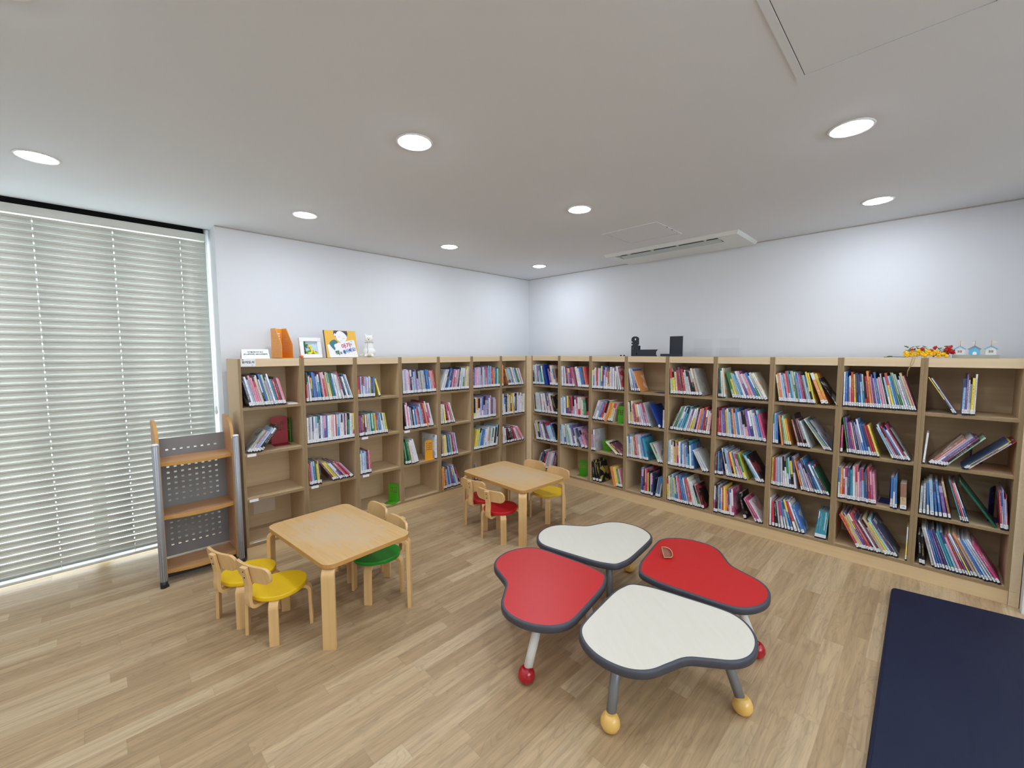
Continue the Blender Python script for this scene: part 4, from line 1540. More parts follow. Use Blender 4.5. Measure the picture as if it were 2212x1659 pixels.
# ------------------------------------------------------------------ display cart
def cart():
    t = thing('book_display_cart', 'wooden display cart with grey perforated back, beside the blind', 'book cart')
    xl, xr = -3.366, -2.952
    yf = -0.028
    for x, nm in ((xl, 'left'), (xr, 'right')):
        mb = MB()
        mb.lathe([(0.017, 0.028), (0.017, 0.885)], 20)
        # shallow flutes
        for k in range(10):
            a = 2 * math.pi * k / 10
            mb.box(-0.0012, 0.0012, 0.0165, 0.0182, 0.028, 0.885, 0, Matrix.Rotation(a, 4, 'Z'))
        mb.build('pole', M['alu'], t, (x, yf, 0))
        mb = MB()
        mb.lathe([(0.018, 0.885), (0.018, 0.892), (0.012, 0.896)], 20)
        mb.build('pole_cap', M['white'], t, (x, yf, 0))
        mb = MB()
        mb.lathe([(0.019, 0.0), (0.019, 0.04)], 20)
        mb.box(-0.006, 0.024, -0.008, 0.008, 0, 0.012)
        mb.build('foot', M['black'], t, (x, yf, 0))
    for x0 in (xl + 0.004, xr - 0.022):
        mb = MB()
        prof = [(yf + 0.012, 0.05), (0.24, 0.05), (0.24, 1.0), (0.225, 1.012), (0.15, 1.012)] + [(0.15 - 0.15 * math.sin(R(a)), 0.885 + 0.127 * math.cos(R(a))) for a in range(10, 91, 10)] + [(yf + 0.012, 0.87)]
        xf = Matrix(((0, 0, 1, x0), (1, 0, 0, 0), (0, 1, 0, 0), (0, 0, 0, 1)))
        mb.prism(prof, 0.0, 0.018, 0, xf)
        o = mb.build('side_panel', [M['cartwood'], M['cartedge']], t, bevel=0.001, seg=1)
        for p in o.data.polygons:
            if abs(p.normal.x) < 0.5:
                p.material_index = 1
    a, b = xl + 0.022, xr - 0.022
    holes = []
    hx = [-3.291 + 0.0375 * k for k in range(8)]
    hz = [0.811] + [0.698 - 0.0373 * k for k in range(7)] + [0.324 - 0.0373 * k for k in range(5)]
    for x in hx:
        for z in hz:
            holes.append((x - 0.0075, x + 0.0075, z - 0.006, z + 0.006))
    mb = MB()
    plate_holes(mb, a, b, 0.10, 0.888, 0.2, 0.203, holes)
    mb.build('perforated_back', M['perf'], t)
    for z in (0.757, 0.42, 0.075):
        mb = MB()
        pts = [(b, 0.2), (a, 0.2), (a, 0.012)] + [(a + (b - a) * k / 12, 0.012 - 0.032 * math.sin(math.pi * k / 12)) for k in range(1, 12)] + [(b, 0.012)]
        mb.prism(pts, z - 0.012, z + 0.012)
        o = mb.build('shelf', [M['cartwood'], M['cartedge']], t, bevel=0.002)
        for p in o.data.polygons:
            if p.normal.y < -0.5:
                p.material_index = 1
    mb = MB()
    mb.box(a, b, 0.03, 0.2, 0.03, 0.062)
    mb.build('base_skirt', M['black'], t)
    for x in (xl + 0.013, xr - 0.013):
        mb = MB()
        mb.lathe([(0.014, 0.0), (0.014, 0.05)], 14)
        mb.build('foot', M['black'], t, (x, 0.22, 0))


cart()


# ------------------------------------------------------------------ wooden tables and chairs
def l_leg(reach, drop, width, thick, rad):
    """bent plywood leg in local x-z: runs out along x under the top, then down"""
    p = [(-reach, 0, drop - thick / 2)]
    for q in arc(-rad, drop - thick / 2 - rad, rad, 90, 0, 10):
        p.append((q[0], 0, q[1]))
    p.append((0.004, 0, 0.0))
    mb = MB()
    mb.strap(p, width, thick, (0, 1, 0))
    return mb


def make_table(label, loc, rz):
    t = thing('childrens_table', label, 'table', loc, rz, 'low wooden tables')
    W, D, Z = 0.50, 0.742, 0.425
    mb = MB()
    mb.prism(rrect(W, D, 0.055, 8), Z - 0.024, Z, 0, None, False, 1)
    mb.build('tabletop', [M['plyedge'], M['worn']], t, bevel=0.003)
    for sx in (-1, 1):
        for sy in (-1, 1):
            mb = l_leg(0.12, Z - 0.0242, 0.062, 0.021, 0.032)
            mb.build('leg', M['bent'], t, (sx * (W / 2 - 0.018), sy * (D / 2 - 0.018), 0), (0, 0, math.atan2(sy, sx)))
    return t


t1 = make_table('low wooden table with a worn top, nearer the window', (-2.655, -0.925, 0), R(4.5))
dup(t1, (-1.165, -0.865, 0), R(-1.5), 'low wooden table with a worn top, nearer the room corner')


def make_chair(label, loc, rz, seatmat):
    t = thing('childrens_chair', label, 'chair', loc, rz, 'small wooden chairs round the tables')
    ZS = 0.24
    pts = []
    for i in range(40):
        a = 2 * math.pi * i / 40
        pts.append((0.136 * math.cos(a) + 0.004, 0.128 * math.sin(a) * (1 - 0.10 * math.cos(a))))
    mb = MB()
    mb.prism(pts, ZS - 0.022, ZS, 0, None, True)
    mb.build('seat', seatmat, t, bevel=0.003)
    for k in range(4):
        a = R(45 + 90 * k)
        mb = l_leg(0.09, ZS - 0.0222, 0.044, 0.016, 0.028)
        mb.build('leg', M['bent'], t, (0.146 * math.cos(a), 0.146 * math.sin(a), 0), (0, 0, a))
    path = [(-0.03, 0, 0.1935), (-0.10, 0, 0.1935)]
    path += [(q[0], 0, q[1]) for q in arc(-0.128, 0.2235, 0.030, 270, 190, 8)]
    path += [(-0.160, 0, 0.25), (-0.156, 0, 0.28), (-0.156, 0, 0.31), (-0.162, 0, 0.345), (-0.174, 0, 0.408)]
    mb = MB()
    mb.strap(path, 0.042, 0.017, (0, 1, 0))
    pst = mb.build('back_post', M['bent'], t)
    # curved back rest in front of the post
    mb = MB()
    L, Hh = 0.262, 0.088
    NU, rr = 28, 0.036
    fr = []
    for i in range(NU + 1):
        u = -L / 2 + L * (0.5 - 0.5 * math.cos(math.pi * i / NU))
        e = max(0.0, abs(u) - (L / 2 - rr))
        hv = Hh / 2 - rr + math.sqrt(max(rr * rr - e * e, 1e-7))
        ring = []
        for dx, v in ((-0.0075, -hv), (0.0075, -hv), (0.0075, hv), (-0.0075, hv)):
            ring.append((dx + 0.022 * (abs(u) / (L / 2)) ** 1.8 - 0.18 * v, u, v))
        fr.append(ring)
    mb.rings(fr, 0, False)
    L0 = 0
    mb.build('backrest', M['bent'], t, (-0.1485, 0, 0.368), bevel=0.0025)
    for dz in (-0.016, 0.016):
        mb = MB()
        mb.lathe([(0.0042, 0.0), (0.0042, 0.002), (0.002, 0.003)], 12, 0, Matrix.Rotation(R(-98), 4, 'Y'))
        mb.build('screw', M['screw'], t, (-0.1755 - dz * 0.18, 0, 0.371 + dz))
    return t


cy = make_chair('small wooden chair with a yellow seat, nearest to the viewer at the left', (-2.978, -0.946, 0), R(18.6), M['yellow'])
dup(cy, (-3.056, -0.681, 0), R(17), 'small wooden chair with a yellow seat, behind the nearest yellow one by the cart')
cg = make_chair('small wooden chair with a green seat, right of the nearer wooden table', (-2.448, -0.990, 0), R(176), M['green'])
dup(cg, (-2.42, -0.69, 0), R(178), 'small wooden chair behind the green-seated one, only its back showing above the table')
cr = make_chair('small wooden chair with a red seat, front one at the farther table', (-1.405, -0.975, 0), R(9), M['red'])
dup(cr, (-1.335, -0.69, 0), R(8), 'small wooden chair with a red seat, rear one at the farther table')
dup(cy, (-0.852, -0.988, 0), R(175), 'small wooden chair with a yellow seat, front right at the farther table')
dup(cy, (-0.82, -0.69, 0), R(180), 'small wooden chair at the far right corner of the farther table, only its back showing')


# ------------------------------------------------------------------ clover of four low tables
CL = Vector((-1.7288, -2.2328, 0))
HALF = [(0.092, 0.0), (0.108, 0.048), (0.148, 0.112), (0.24, 0.213), (0.335, 0.312), (0.39, 0.352), (0.455, 0.362), (0.524, 0.346), (0.580, 0.312), (0.625, 0.262), (0.648, 0.208), (0.650, 0.15), (0.630, 0.078)]
OUT = [(p[0], -p[1]) for p in reversed(HALF[1:])]
OUTLINE = catmull([HALF[0]] + HALF[1:] + [(0.612, 0.0)] + OUT, 5)
_ar = sum(OUTLINE[i][0] * OUTLINE[(i + 1) % len(OUTLINE)][1] - OUTLINE[(i + 1) % len(OUTLINE)][0] * OUTLINE[i][1] for i in range(len(OUTLINE)))
if _ar < 0:
    OUTLINE.reverse()


def offset(pts, d):
    out = []
    n = len(pts)
    for i in range(n):
        a, b = Vector(pts[i - 1]), Vector(pts[(i + 1) % n])
        t = (b - a).normalized()
        out.append((pts[i][0] - t.y * d, pts[i][1] + t.x * d))
    return out


def petal(label, ang, top, legm, footm):
    t = thing('petal_table', label, 'table', CL, R(ang), 'clover-shaped group of low tables')
    Z = 0.302
    mb = MB()
    prof = [(0.020, -0.034), (0.004, -0.033), (0.0, -0.029), (0.0, -0.006), (0.003, -0.001), (0.008, 0.0), (0.0125, -0.0005)]
    rs = []
    for d, z in prof:
        rs.append([Vector((p[0], p[1], Z + z)) for p in offset(OUTLINE, d)])
    mb.rings(rs, 0, True, False, False)
    mb.build('edge_band', M['rim'], t)
    mb = MB()
    mb.prism(offset(OUTLINE, 0.0122), Z - 0.032, Z - 0.0008)
    mb.build('tabletop', top, t)
    for (rf, af, rt, at) in ((0.618, 26.5, 0.525, 24.5), (0.618, -26.5, 0.525, -24.5), (0.17, 0.0, 0.20, 0.0)):
        p0 = Vector((rf * math.cos(R(af)), rf * math.sin(R(af)), 0.034))
        p1 = Vector((rt * math.cos(R(at)), rt * math.sin(R(at)), Z - 0.033))
        mb = MB()
        mb.tube([p0, p0.lerp(p1, 0.5), p1], 0.0195, 18)
        lg = mb.build('leg', legm, t)
        mb = MB()
        mb.lathe([(0.006, 0.0), (0.022, 0.003), (0.034, 0.014), (0.0385, 0.03), (0.036, 0.046), (0.029, 0.06), (0.021, 0.068), (0.018, 0.069)], 24)
        mb.build('foot', footm, lg, (p0.x, p0.y, 0))
    return t


petal('low white petal-shaped table with grey legs, nearest to the viewer', -127.2, M['whitetop'], M['greyleg'], M['yfoot'])
petal('low red petal-shaped table on the left of the clover', 142.8, M['redtop'], M['whiteleg'], M['rfoot'])
petal('low white petal-shaped table at the back of the clover', 52.8, M['whitetop'], M['greyleg'], M['yfoot'])
petal('low red petal-shaped table on the right, a brown toy on it', -37.2, M['redtop'], M['whiteleg'], M['rfoot'])

# brown D-shaped toy on the red table
mb = MB()
dsh = [(0.002, 0.0), (0.040, 0.0), (0.050, 0.008), (0.053, 0.020), (0.050, 0.034), (0.042, 0.046), (0.030, 0.054), (0.014, 0.058), (-0.005, 0.058), (-0.004, 0.03)]
tt = thing('wooden_toy', 'small brown half-round wooden toy piece standing on the right red table', 'toy', (-1.425, -2.305, 0.3018), R(-45))
lean = Matrix.Rotation(R(62), 4, 'X')
mb = MB()
mb.prism(dsh, -0.006, 0.002, 0, lean)
mb.build('toy_base', M['toyw'], tt)
mb = MB()
ins = offset(dsh, 0.0045)
mb.rings([[lean @ Vector((p[0], p[1], h)) for p in q] for q, h in ((dsh, 0.002), (dsh, 0.013), (ins, 0.013), (ins, 0.002))], 0, False, False, False)
mb.build('raised_rim', M['toyl'], tt)


# ------------------------------------------------------------------ navy mat
def floor_mat():
    z = 0.035
    c = [(-2.55, -3.225), (-0.285, -3.20), (-0.20, -3.72), (-0.20, -4.25), (-2.55, -4.25)]
    c = [c[0], c[4], c[3], c[2], c[1]]
    mb = MB()

    def rounded(pts, r, n=5):
        out = []
        N = len(pts)
        for i in range(N):
            p, a, b = Vector(pts[i]), Vector(pts[i - 1]), Vector(pts[(i + 1) % N])
            u, v = (a - p).normalized() * r, (b - p).normalized() * r
            for k in range(n + 1):
                s = k / n
                out.append(p + u * (1 - s) ** 2 + v * s * s)
        return [(q.x, q.y) for q in out]
    ol = rounded(c, 0.03)
    rs = [[Vector((p[0], p[1], h)) for p in offset(ol, d)] for d, h in ((0.006, 0.0), (0.0, 0.006), (0.0, z - 0.012), (0.005, z - 0.003), (0.014, z))]
    mb.rings(rs, 0, False)
    o = mb.build('floor_mat', M['navy'], bevel=0.003)
    tag(o, 'thick dark navy padded mat on the floor at the lower right', 'floor mat')


floor_mat()


# ------------------------------------------------------------------ things on top of the left bookcases
TOP = BH + 0.0008


def tent_card():
    t = thing('tabletop_sign', 'small white acrylic sign card with two printed lines on the bookcase top', 'sign', (-2.787, 0.055, TOP), R(2))
    mb = MB()
    lean = 0.02
    w = 0.088
    vs = [(-w, 0, 0), (w, 0, 0), (w - 0.004, lean, 0.066), (-w + 0.004, lean, 0.066), (-w, 0.002, 0), (w, 0.002, 0), (w - 0.004, lean + 0.002, 0.066), (-w + 0.004, lean + 0.002, 0.066)]
    mb.add(vs, [(0, 1, 2, 3), (7, 6, 5, 4), (0, 4, 5, 1), (1, 5, 6, 2), (2, 6, 7, 3), (3, 7, 4, 0)])
    pn = mb.build('front_card', M['paper'], t)
    mb = MB()
    vs = [(-w, 0.046, 0), (w, 0.046, 0), (w - 0.004, lean + 0.003, 0.066), (-w + 0.004, lean + 0.003, 0.066), (-w, 0.048, 0), (w, 0.048, 0), (w - 0.004, lean + 0.005, 0.066), (-w + 0.004, lean + 0.005, 0.066)]
    mb.add(vs, [(3, 2, 1, 0), (4, 5, 6, 7), (1, 5, 4, 0), (2, 6, 5, 1), (3, 7, 6, 2), (0, 4, 7, 3)])
    mb.build('back_card', M['paper'], t)
    a = math.pi / 2 - math.atan2(lean, 0.066)
    text('lettering', '아기들이랑 아기 도서', 0.011, M['ink'], pn, (0, 0.0138 - 0.0012, 0.0455), (a, 0, 0), 0.0001, width=0.095)
    text('lettering', '375.1(유아교육)  808.91(아동문학)', 0.0105, M['ink'], pn, (0, 0.0092 - 0.0012, 0.0305), (a, 0, 0), 0.0001, width=0.15)


tent_card()


def magazine_file():
    t = thing('magazine_file', 'orange plastic magazine file standing open on the bookcase top', 'magazine file', (-2.582, 0.055, TOP), R(1))
    w, d, h = 0.078, 0.23, 0.225
    xf = Matrix(((0, 0, 1, 0), (1, 0, 0, 0), (0, 1, 0, 0), (0, 0, 0, 1)))
    side = [(0.0, 0.0), (d, 0.0), (d, h), (d * 0.55, h), (0.0, 0.1)]
    slots = []
    for k in range(8):
        y = d * (0.09 + 0.105 * k)
        top = (h if y > d * 0.5 else 0.1 + (h - 0.1) * y / (d * 0.55)) - 0.022
        zz = 0.02
        while zz + 0.02 < top:
            slots.append([(y, zz), (y, zz + 0.014), (y + 0.005, zz + 0.014), (y + 0.005, zz)])
            zz += 0.02
    for x in (-w / 2, w / 2 - 0.0025):
        o = fill2d('side_wall', [side] + slots, 0.0025, M['orange'], t)
        o.matrix_local = Matrix(((0, 0, 1, x + 0.00125), (1, 0, 0, 0), (0, 1, 0, 0), (0, 0, 0, 1)))
    mb = MB()
    plate_holes(mb, -w / 2, w / 2, 0, h, d - 0.0025, d, [(-w / 2 + 0.014, w / 2 - 0.014, 0.05 + 0.019 * k, 0.059 + 0.019 * k) for k in range(8)])
    mb.build('slotted_back', M['orange'], t)
    mb = MB()
    mb.box(-w / 2, w / 2, 0, d, 0, 0.0025)
    mb.build('bottom', M['orange'], t)


magazine_file()


def relief_frame():
    lean = R(12)
    t = thing('framed_picture', 'white square frame with a clay palm tree and yellow giraffe', 'picture frame', (-2.402, 0.075, TOP + 0.002), 0)
    t.rotation_euler = (-lean, 0, R(2))
    w, h, b, d = 0.162, 0.158, 0.029, 0.024
    mb = MB()
    for x0, x1, z0, z1 in ((-w / 2, w / 2, 0, b), (-w / 2, w / 2, h - b, h), (-w / 2, -w / 2 + b, b, h - b), (w / 2 - b, w / 2, b, h - b)):
        mb.box(x0, x1, 0, d, z0, z1)
    mb.build('frame', M['white'], t, bevel=0.0015)
    mb = MB()
    mb.box(-w / 2 + b, w / 2 - b, 0.016, 0.02, b, h - b)
    mb.build('picture_ground', M['pic_sky'], t)
    mb = MB()
    mb.ball((0.004, 0.016, b + 0.016), (0.045, 0.006, 0.017))
    mb.build('clay_grass', M['pic_grass'], t)
    mb = MB()
    mb.tube([(-0.045, 0.013, b + 0.003), (-0.041, 0.012, b + 0.03), (-0.046, 0.012, b + 0.065)], [0.006, 0.0045, 0.004], 8)
    mb.build('clay_trunk', M['pic_trunk'], t)
    mb = MB()
    for a in (10, 75, 140, 200, 260, 320):
        c, s = math.cos(R(a)), math.sin(R(a))
        mb.ball((0, 0, 0), (0.016, 0.003, 0.006), 10, 6, 0, Matrix.Translation((-0.046 + 0.014 * c, 0.009, b + 0.07 + 0.014 * s)) @ Matrix.Rotation(-R(a), 4, 'Y'))
    mb.build('clay_palm_leaves', M['pic_palm'], t)
    mb = MB()
    mb.tube([(-0.022, 0.010, b + 0.010), (-0.006, 0.009, b + 0.008), (0.008, 0.009, b + 0.014), (0.007, 0.009, b + 0.035), (-0.002, 0.009, b + 0.052)], [0.006, 0.008, 0.008, 0.006, 0.007], 10)
    mb.ball((-0.006, 0.008, b + 0.06), (0.012, 0.006, 0.009), 12, 8)
    mb.tube([(-0.013, 0.008, b + 0.066), (-0.016, 0.008, b + 0.075)], 0.002, 6)
    mb.tube([(-0.005, 0.008, b + 0.067), (-0.006, 0.008, b + 0.077)], 0.002, 6)
    mb.build('clay_giraffe', M['pic_y'], t)
    mb = MB()
    mb.tube([(0.022, 0.010, b + 0.022), (0.028, 0.009, b + 0.01), (0.044, 0.009, b + 0.006)], [0.004, 0.007, 0.006], 10)
    mb.ball((0.026, 0.009, b + 0.024), (0.008, 0.005, 0.006), 10, 6)
    mb.build('clay_calf', M['pic_y'], t)
    mb = MB()
    for x, z in ((0.02, 0.078), (0.0, 0.072)):
        mb.ball((x, 0.0155, b + z), (0.009, 0.002, 0.003), 10, 6)
    mb.build('clay_clouds', M['white'], t)


relief_frame()

mb = MB()
mb.ball((0, 0, 0.011), (0.015, 0.012, 0.011), 18, 10)
tt = thing('clay_fish', 'tiny orange clay fish in front of the white picture frame', 'ornament', (-2.493, 0.035, TOP))
mb.build('body', M['clay_o'], tt)
mb = MB()
mb.box(-0.0162, -0.002, -0.0125, 0.004, 0.0112, 0.0138, 0, Matrix.Rotation(R(-8), 4, 'Y'))
mb.build('mouth', M['ink'], tt)


def display_board():
    lean = R(11)
    t = thing('picture_book', 'large mustard picture book with a sleeping child and Korean title, stood on the bookcase top', 'book', (-2.163, 0.07, TOP + 0.001), 0)
    t.rotation_euler = (0, 0, R(5))
    w, h, th = 0.268, 0.222, 0.012
    rx = Matrix.Rotation(-lean, 4, 'X')
    mb = MB()
    mb.box(-w / 2, w / 2, 0, th, 0, h, 0, rx)
    mb.build('cover_board', M['art_y'], t, bevel=0.0008)
    mb = MB()
    mb.box(-w / 2 - 0.0015, -w / 2 + 0.002, -0.0006, th, 0, h, 0, rx)
    mb.build('spine', M['art_hair'], t)
    # white wedge stand behind
    y0 = th + 0.001
    mb = MB()
    xf = Matrix(((0, 0, 1, 0), (1, 0, 0, 0), (0, 1, 0, 0), (0, 0, 0, 1)))
    mb.prism([(y0 + 0.002, 0.0), (0.15, 0.0), (y0 + math.sin(lean) * h + 0.014, h * 0.97), (y0 + math.sin(lean) * h * 0.97 + 0.002, h * 0.97)], -w / 2 + 0.002, w / 2 - 0.004, 0, xf)
    mb.build('support_wedge', M['white'], t)
    art = bpy.data.objects.new('cover_print', None)

    def put(name, outlines, mat, level, parent):
        o = fill2d(name, outlines, 0.0003, mat, parent)
        o.matrix_local = rx @ Matrix.Translation((0, -0.0003 - 0.00025 * level, 0)) @ Matrix.Rotation(math.pi / 2, 4, 'X')
        return o
    # simple drawing: hair, face, arm, white sheet
    put('printed_hair', [[(-0.055, h - 0.001), (-0.058, h - 0.03), (-0.045, h - 0.055), (0.0, h - 0.03), (0.055, h - 0.05), (0.062, h - 0.03), (0.06, h - 0.004)]], M['art_hair'], 1, t)
    put('printed_face', [catmull([(-0.042, h - 0.045), (-0.028, h - 0.014), (-0.002, h - 0.004), (0.026, h - 0.016), (0.052, h - 0.048), (0.04, h - 0.084), (0.008, h - 0.098), (-0.028, h - 0.082)], 5)], M['art_skin'], 2, t)
    put('printed_ear', [ellipse(-0.047, h - 0.035, 0.007, 0.012, 14)], M['art_skin'], 2, t)
    put('printed_sheet', [[(-0.108, 0.002), (-0.118, h * 0.46), (-0.108, h * 0.475), (-0.055, h * 0.51), (0.10, h * 0.66), (0.112, h * 0.64), (w / 2 - 0.002, 0.002)]], M['art_skin'], 1.5, t)
    put('printed_sleeve', [catmull([(-0.1, h * 0.5), (-0.092, h * 0.58), (-0.06, h * 0.66), (-0.036, h * 0.6), (-0.034, h * 0.53), (-0.06, h * 0.48), (-0.062, h * 0.4), (-0.05, h * 0.3), (-0.064, h * 0.27), (-0.086, h * 0.38)], 4)], M['art_teal'], 2.5, t)
    put('printed_hand', [catmull([(-0.06, h * 0.3), (-0.048, h * 0.34), (-0.03, h * 0.3), (-0.034, h * 0.22), (-0.05, h * 0.22)], 4)], M['paper'], 3, t)
    for x, z, rr in ((-0.014, h - 0.05, -0.2), (0.026, h - 0.064, -0.25)):
        put('printed_eye', [[(x - 0.009, z + 0.001), (x - 0.004, z - 0.002), (x + 0.004, z - 0.003), (x + 0.009, z - 0.0015), (x + 0.004, z - 0.0045), (x - 0.004, z - 0.0038)]], M['ink'], 3, t)
    put('printed_mouth', [[(-0.004, h - 0.08), (0.004, h - 0.084), (0.014, h - 0.081), (0.004, h - 0.0858)]], M['ink_m'], 3, t)

    def tx(body, size, mat, x, z, rot, bold=0.0006, width=None):
        o = text('title_lettering', body, size, mat, t, (0, 0, 0), (0, 0, 0), bold, width=width)
        o.matrix_local = rx @ Matrix.Translation((x, -0.0016, z)) @ Matrix.Rotation(math.pi / 2, 4, 'X') @ Matrix.Rotation(rot, 4, 'Z')
    tx('아기', 0.044, M['ink_m'], 0.036, h * 0.425, R(12), 0.0011)
    tx('는', 0.02, M['ink_s'], 0.082, h * 0.49, R(12))
    tx('책', 0.042, M['ink_g'], -0.042, h * 0.155, R(8), 0.0011)
    tx('을', 0.022, M['ink_s'], -0.012, h * 0.165, R(10))
    tx('좋아해요!', 0.036, M['ink_b'], 0.062, h * 0.245, R(15), 0.0009, 0.115)
    tx('도서관', 0.006, M['ink_s'], 0.085, h * 0.6, R(8), 0.0001)


display_board()


def plush_cat():
    t = thing('plush_cat', 'white stuffed cat toy sitting on the bookcase top beside the mustard book', 'soft toy', (-1.915, 0.12, TOP), R(-30))
    me = bpy.data.meshes.new('body')
    bm = bmesh.new()

    def blob(c, r):
        g = bmesh.ops.create_uvsphere(bm, u_segments=18, v_segments=12, radius=1.0)
        bmesh.ops.scale(bm, vec=r, verts=g['verts'])
        bmesh.ops.translate(bm, vec=c, verts=g['verts'])
    blob((0, 0, 0.045), (0.055, 0.045, 0.045))
    blob((0, 0, 0.085), (0.038, 0.034, 0.05))
    blob((0, -0.004, 0.155), (0.034, 0.03, 0.034))
    blob((-0.026, -0.002, 0.186), (0.009, 0.007, 0.014))
    blob((0.026, -0.002, 0.186), (0.009, 0.007, 0.014))
    blob((-0.028, -0.04, 0.012), (0.012, 0.028, 0.012))
    blob((0.028, -0.04, 0.012), (0.012, 0.028, 0.012))
    blob((-0.05, -0.008, 0.02), (0.028, 0.010, 0.010))
    blob((-0.078, -0.012, 0.016), (0.022, 0.011, 0.011))
    bm.to_mesh(me)
    bm.free()
    me.materials.append(M['plush'])
    o = bpy.data.objects.new('body', me)
    COL.objects.link(o)
    o.parent = t
    rm = o.modifiers.new('merge', 'REMESH')
    rm.mode = 'VOXEL'
    rm.voxel_size = 0.004
    rm.use_smooth_shade = True
    sm = o.modifiers.new('smooth', 'SMOOTH')
    sm.iterations = 6
    for x in (-0.009, 0.009):
        mb = MB()
        mb.ball((x, -0.0335, 0.162), 0.0026, 10, 6)
        mb.build('eye', M['ink'], t)
    mb = MB()
    mb.ball((0, -0.0345, 0.151), (0.0045, 0.002, 0.004), 10, 6)
    mb.build('nose', M['ink'], t)
    mb = MB()
    mb.tube([(0.036 * math.cos(R(a)), 0.032 * math.sin(R(a)), 0.125) for a in range(0, 361, 20)], 0.0018, 6)
    mb.tube([(-0.01, -0.036, 0.123), (-0.012, -0.043, 0.09), (-0.008, -0.047, 0.06), (-0.012, -0.05, 0.035)], 0.0013, 6)
    mb.build('neck_cord', M['ink_s'], t)


plush_cat()


# ------------------------------------------------------------------ things on top of the right bookcases
def on_b(y, depth):
    return (depth, y, TOP)


def cutout_stand():
    t = thing('cutout_stand', 'black cut-out shape with a round eye hole and a notched tail, on the bookcase top', 'ornament', on_b(-1.25, 0.07), ROT_B)
    body = [(0, 0), (0.262, 0), (0.238, 0.03), (0.268, 0.062), (0.075, 0.062), (0.075, 0.09), (0.068, 0.092), (0.068, 0.108), (0.077, 0.11), (0.077, 0.165), (0.07, 0.178), (0.05, 0.187), (0.026, 0.187), (0.008, 0.178),
            (0.0, 0.165), (0.0, 0.142), (0.018, 0.134), (0.0, 0.128), (0.0, 0.116), (0.018, 0.108), (0.0, 0.1)]
    eye = ellipse(0.04, 0.16, 0.009, 0.011, 16)
    h2 = [(0.052, 0.012), (0.062, 0.012), (0.062, 0.03), (0.052, 0.03)]
    holes = [list(reversed(eye)), list(reversed(h2))]
    for x in (0.012, 0.034):
        holes.append([(x, 0.062), (x, 0.082), (x + 0.006, 0.082), (x + 0.006, 0.062)])
    fill2d('plate', [body] + holes, 0.008, M['blackm'], t, (0, 0, 0), (math.pi / 2, 0, 0))
    fill2d('plate', [[(0.002, 0), (0.225, 0), (0.225, 0.05), (0.065, 0.055), (0.065, 0.1), (0.01, 0.1)]], 0.006, M['blackm'], t, (0, 0.05, 0), (math.pi / 2, 0, 0))
    mb = MB()
    for x in (0.03, 0.21):
        mb.box(x, x + 0.008, 0.0, 0.05, 0.0, 0.035)
    mb.build('spacer', M['blackm'], t)


cutout_stand()


def top_bookend():
    t = thing('bookend', 'black bookend standing on the bookcase top beside the cut-out shape', 'bookend', on_b(-1.545, 0.06), ROT_B)
    mb = MB()
    mb.box(0.062, 0.178, 0.06, 0.066, 0, 0.18)
    mb.box(0.062, 0.066, 0.056, 0.06, 0, 0.18)
    mb.box(0.174, 0.178, 0.056, 0.06, 0, 0.18)
    mb.box(0.066, 0.174, 0.056, 0.06, 0.174, 0.18)
    mb.build('plate', M['blackm'], t)
    mb = MB()
    mb.box(0.0, 0.178, 0.0, 0.066, 0, 0.022)
    mb.build('foot', M['blackm'], t, bevel=0.002)


top_bookend()
for y, lab in ((-1.15, 'tiny black clip left of the black cut-out shape, the farther of two'), (-1.185, 'tiny black clip left of the black cut-out shape, the nearer of two')):
    mb = MB()
    mb.box(-0.008, 0.008, -0.006, 0.006, 0, 0.009)
    mb.box(-0.004, 0.004, -0.004, 0.004, 0.009, 0.012)
    tag(mb.build('binder_clip', M['black'], None, on_b(y, 0.05), (0, 0, ROT_B), bevel=0.001), lab, 'clip', 'tiny black clips')


def acrylic(y, h, label):
    t = thing('acrylic_stand', label, 'display stand', on_b(y, 0.08), ROT_B, 'clear acrylic stands')
    w = 0.15
    mb = MB()
    mb.box(0, w, 0.03, 0.033, 0, h, 0)
    mb.build('upright_sheet', M['acrylic'], t)
    mb = MB()
    mb.box(-0.01, w + 0.03, -0.02, -0.017, 0, h * 0.48)
    mb.build('front_sheet', M['acrylic'], t)
    mb = MB()
    mb.box(-0.01, w + 0.03, -0.017, 0.03, 0, 0.003)
    mb.build('base_sheet', M['acrylic'], t)


acrylic(-1.825, 0.148, 'clear acrylic stand on the bookcase top, the one next to the black bookend')
acrylic(-2.04, 0.15, 'clear acrylic stand on the bookcase top, the one farther from the black bookend')


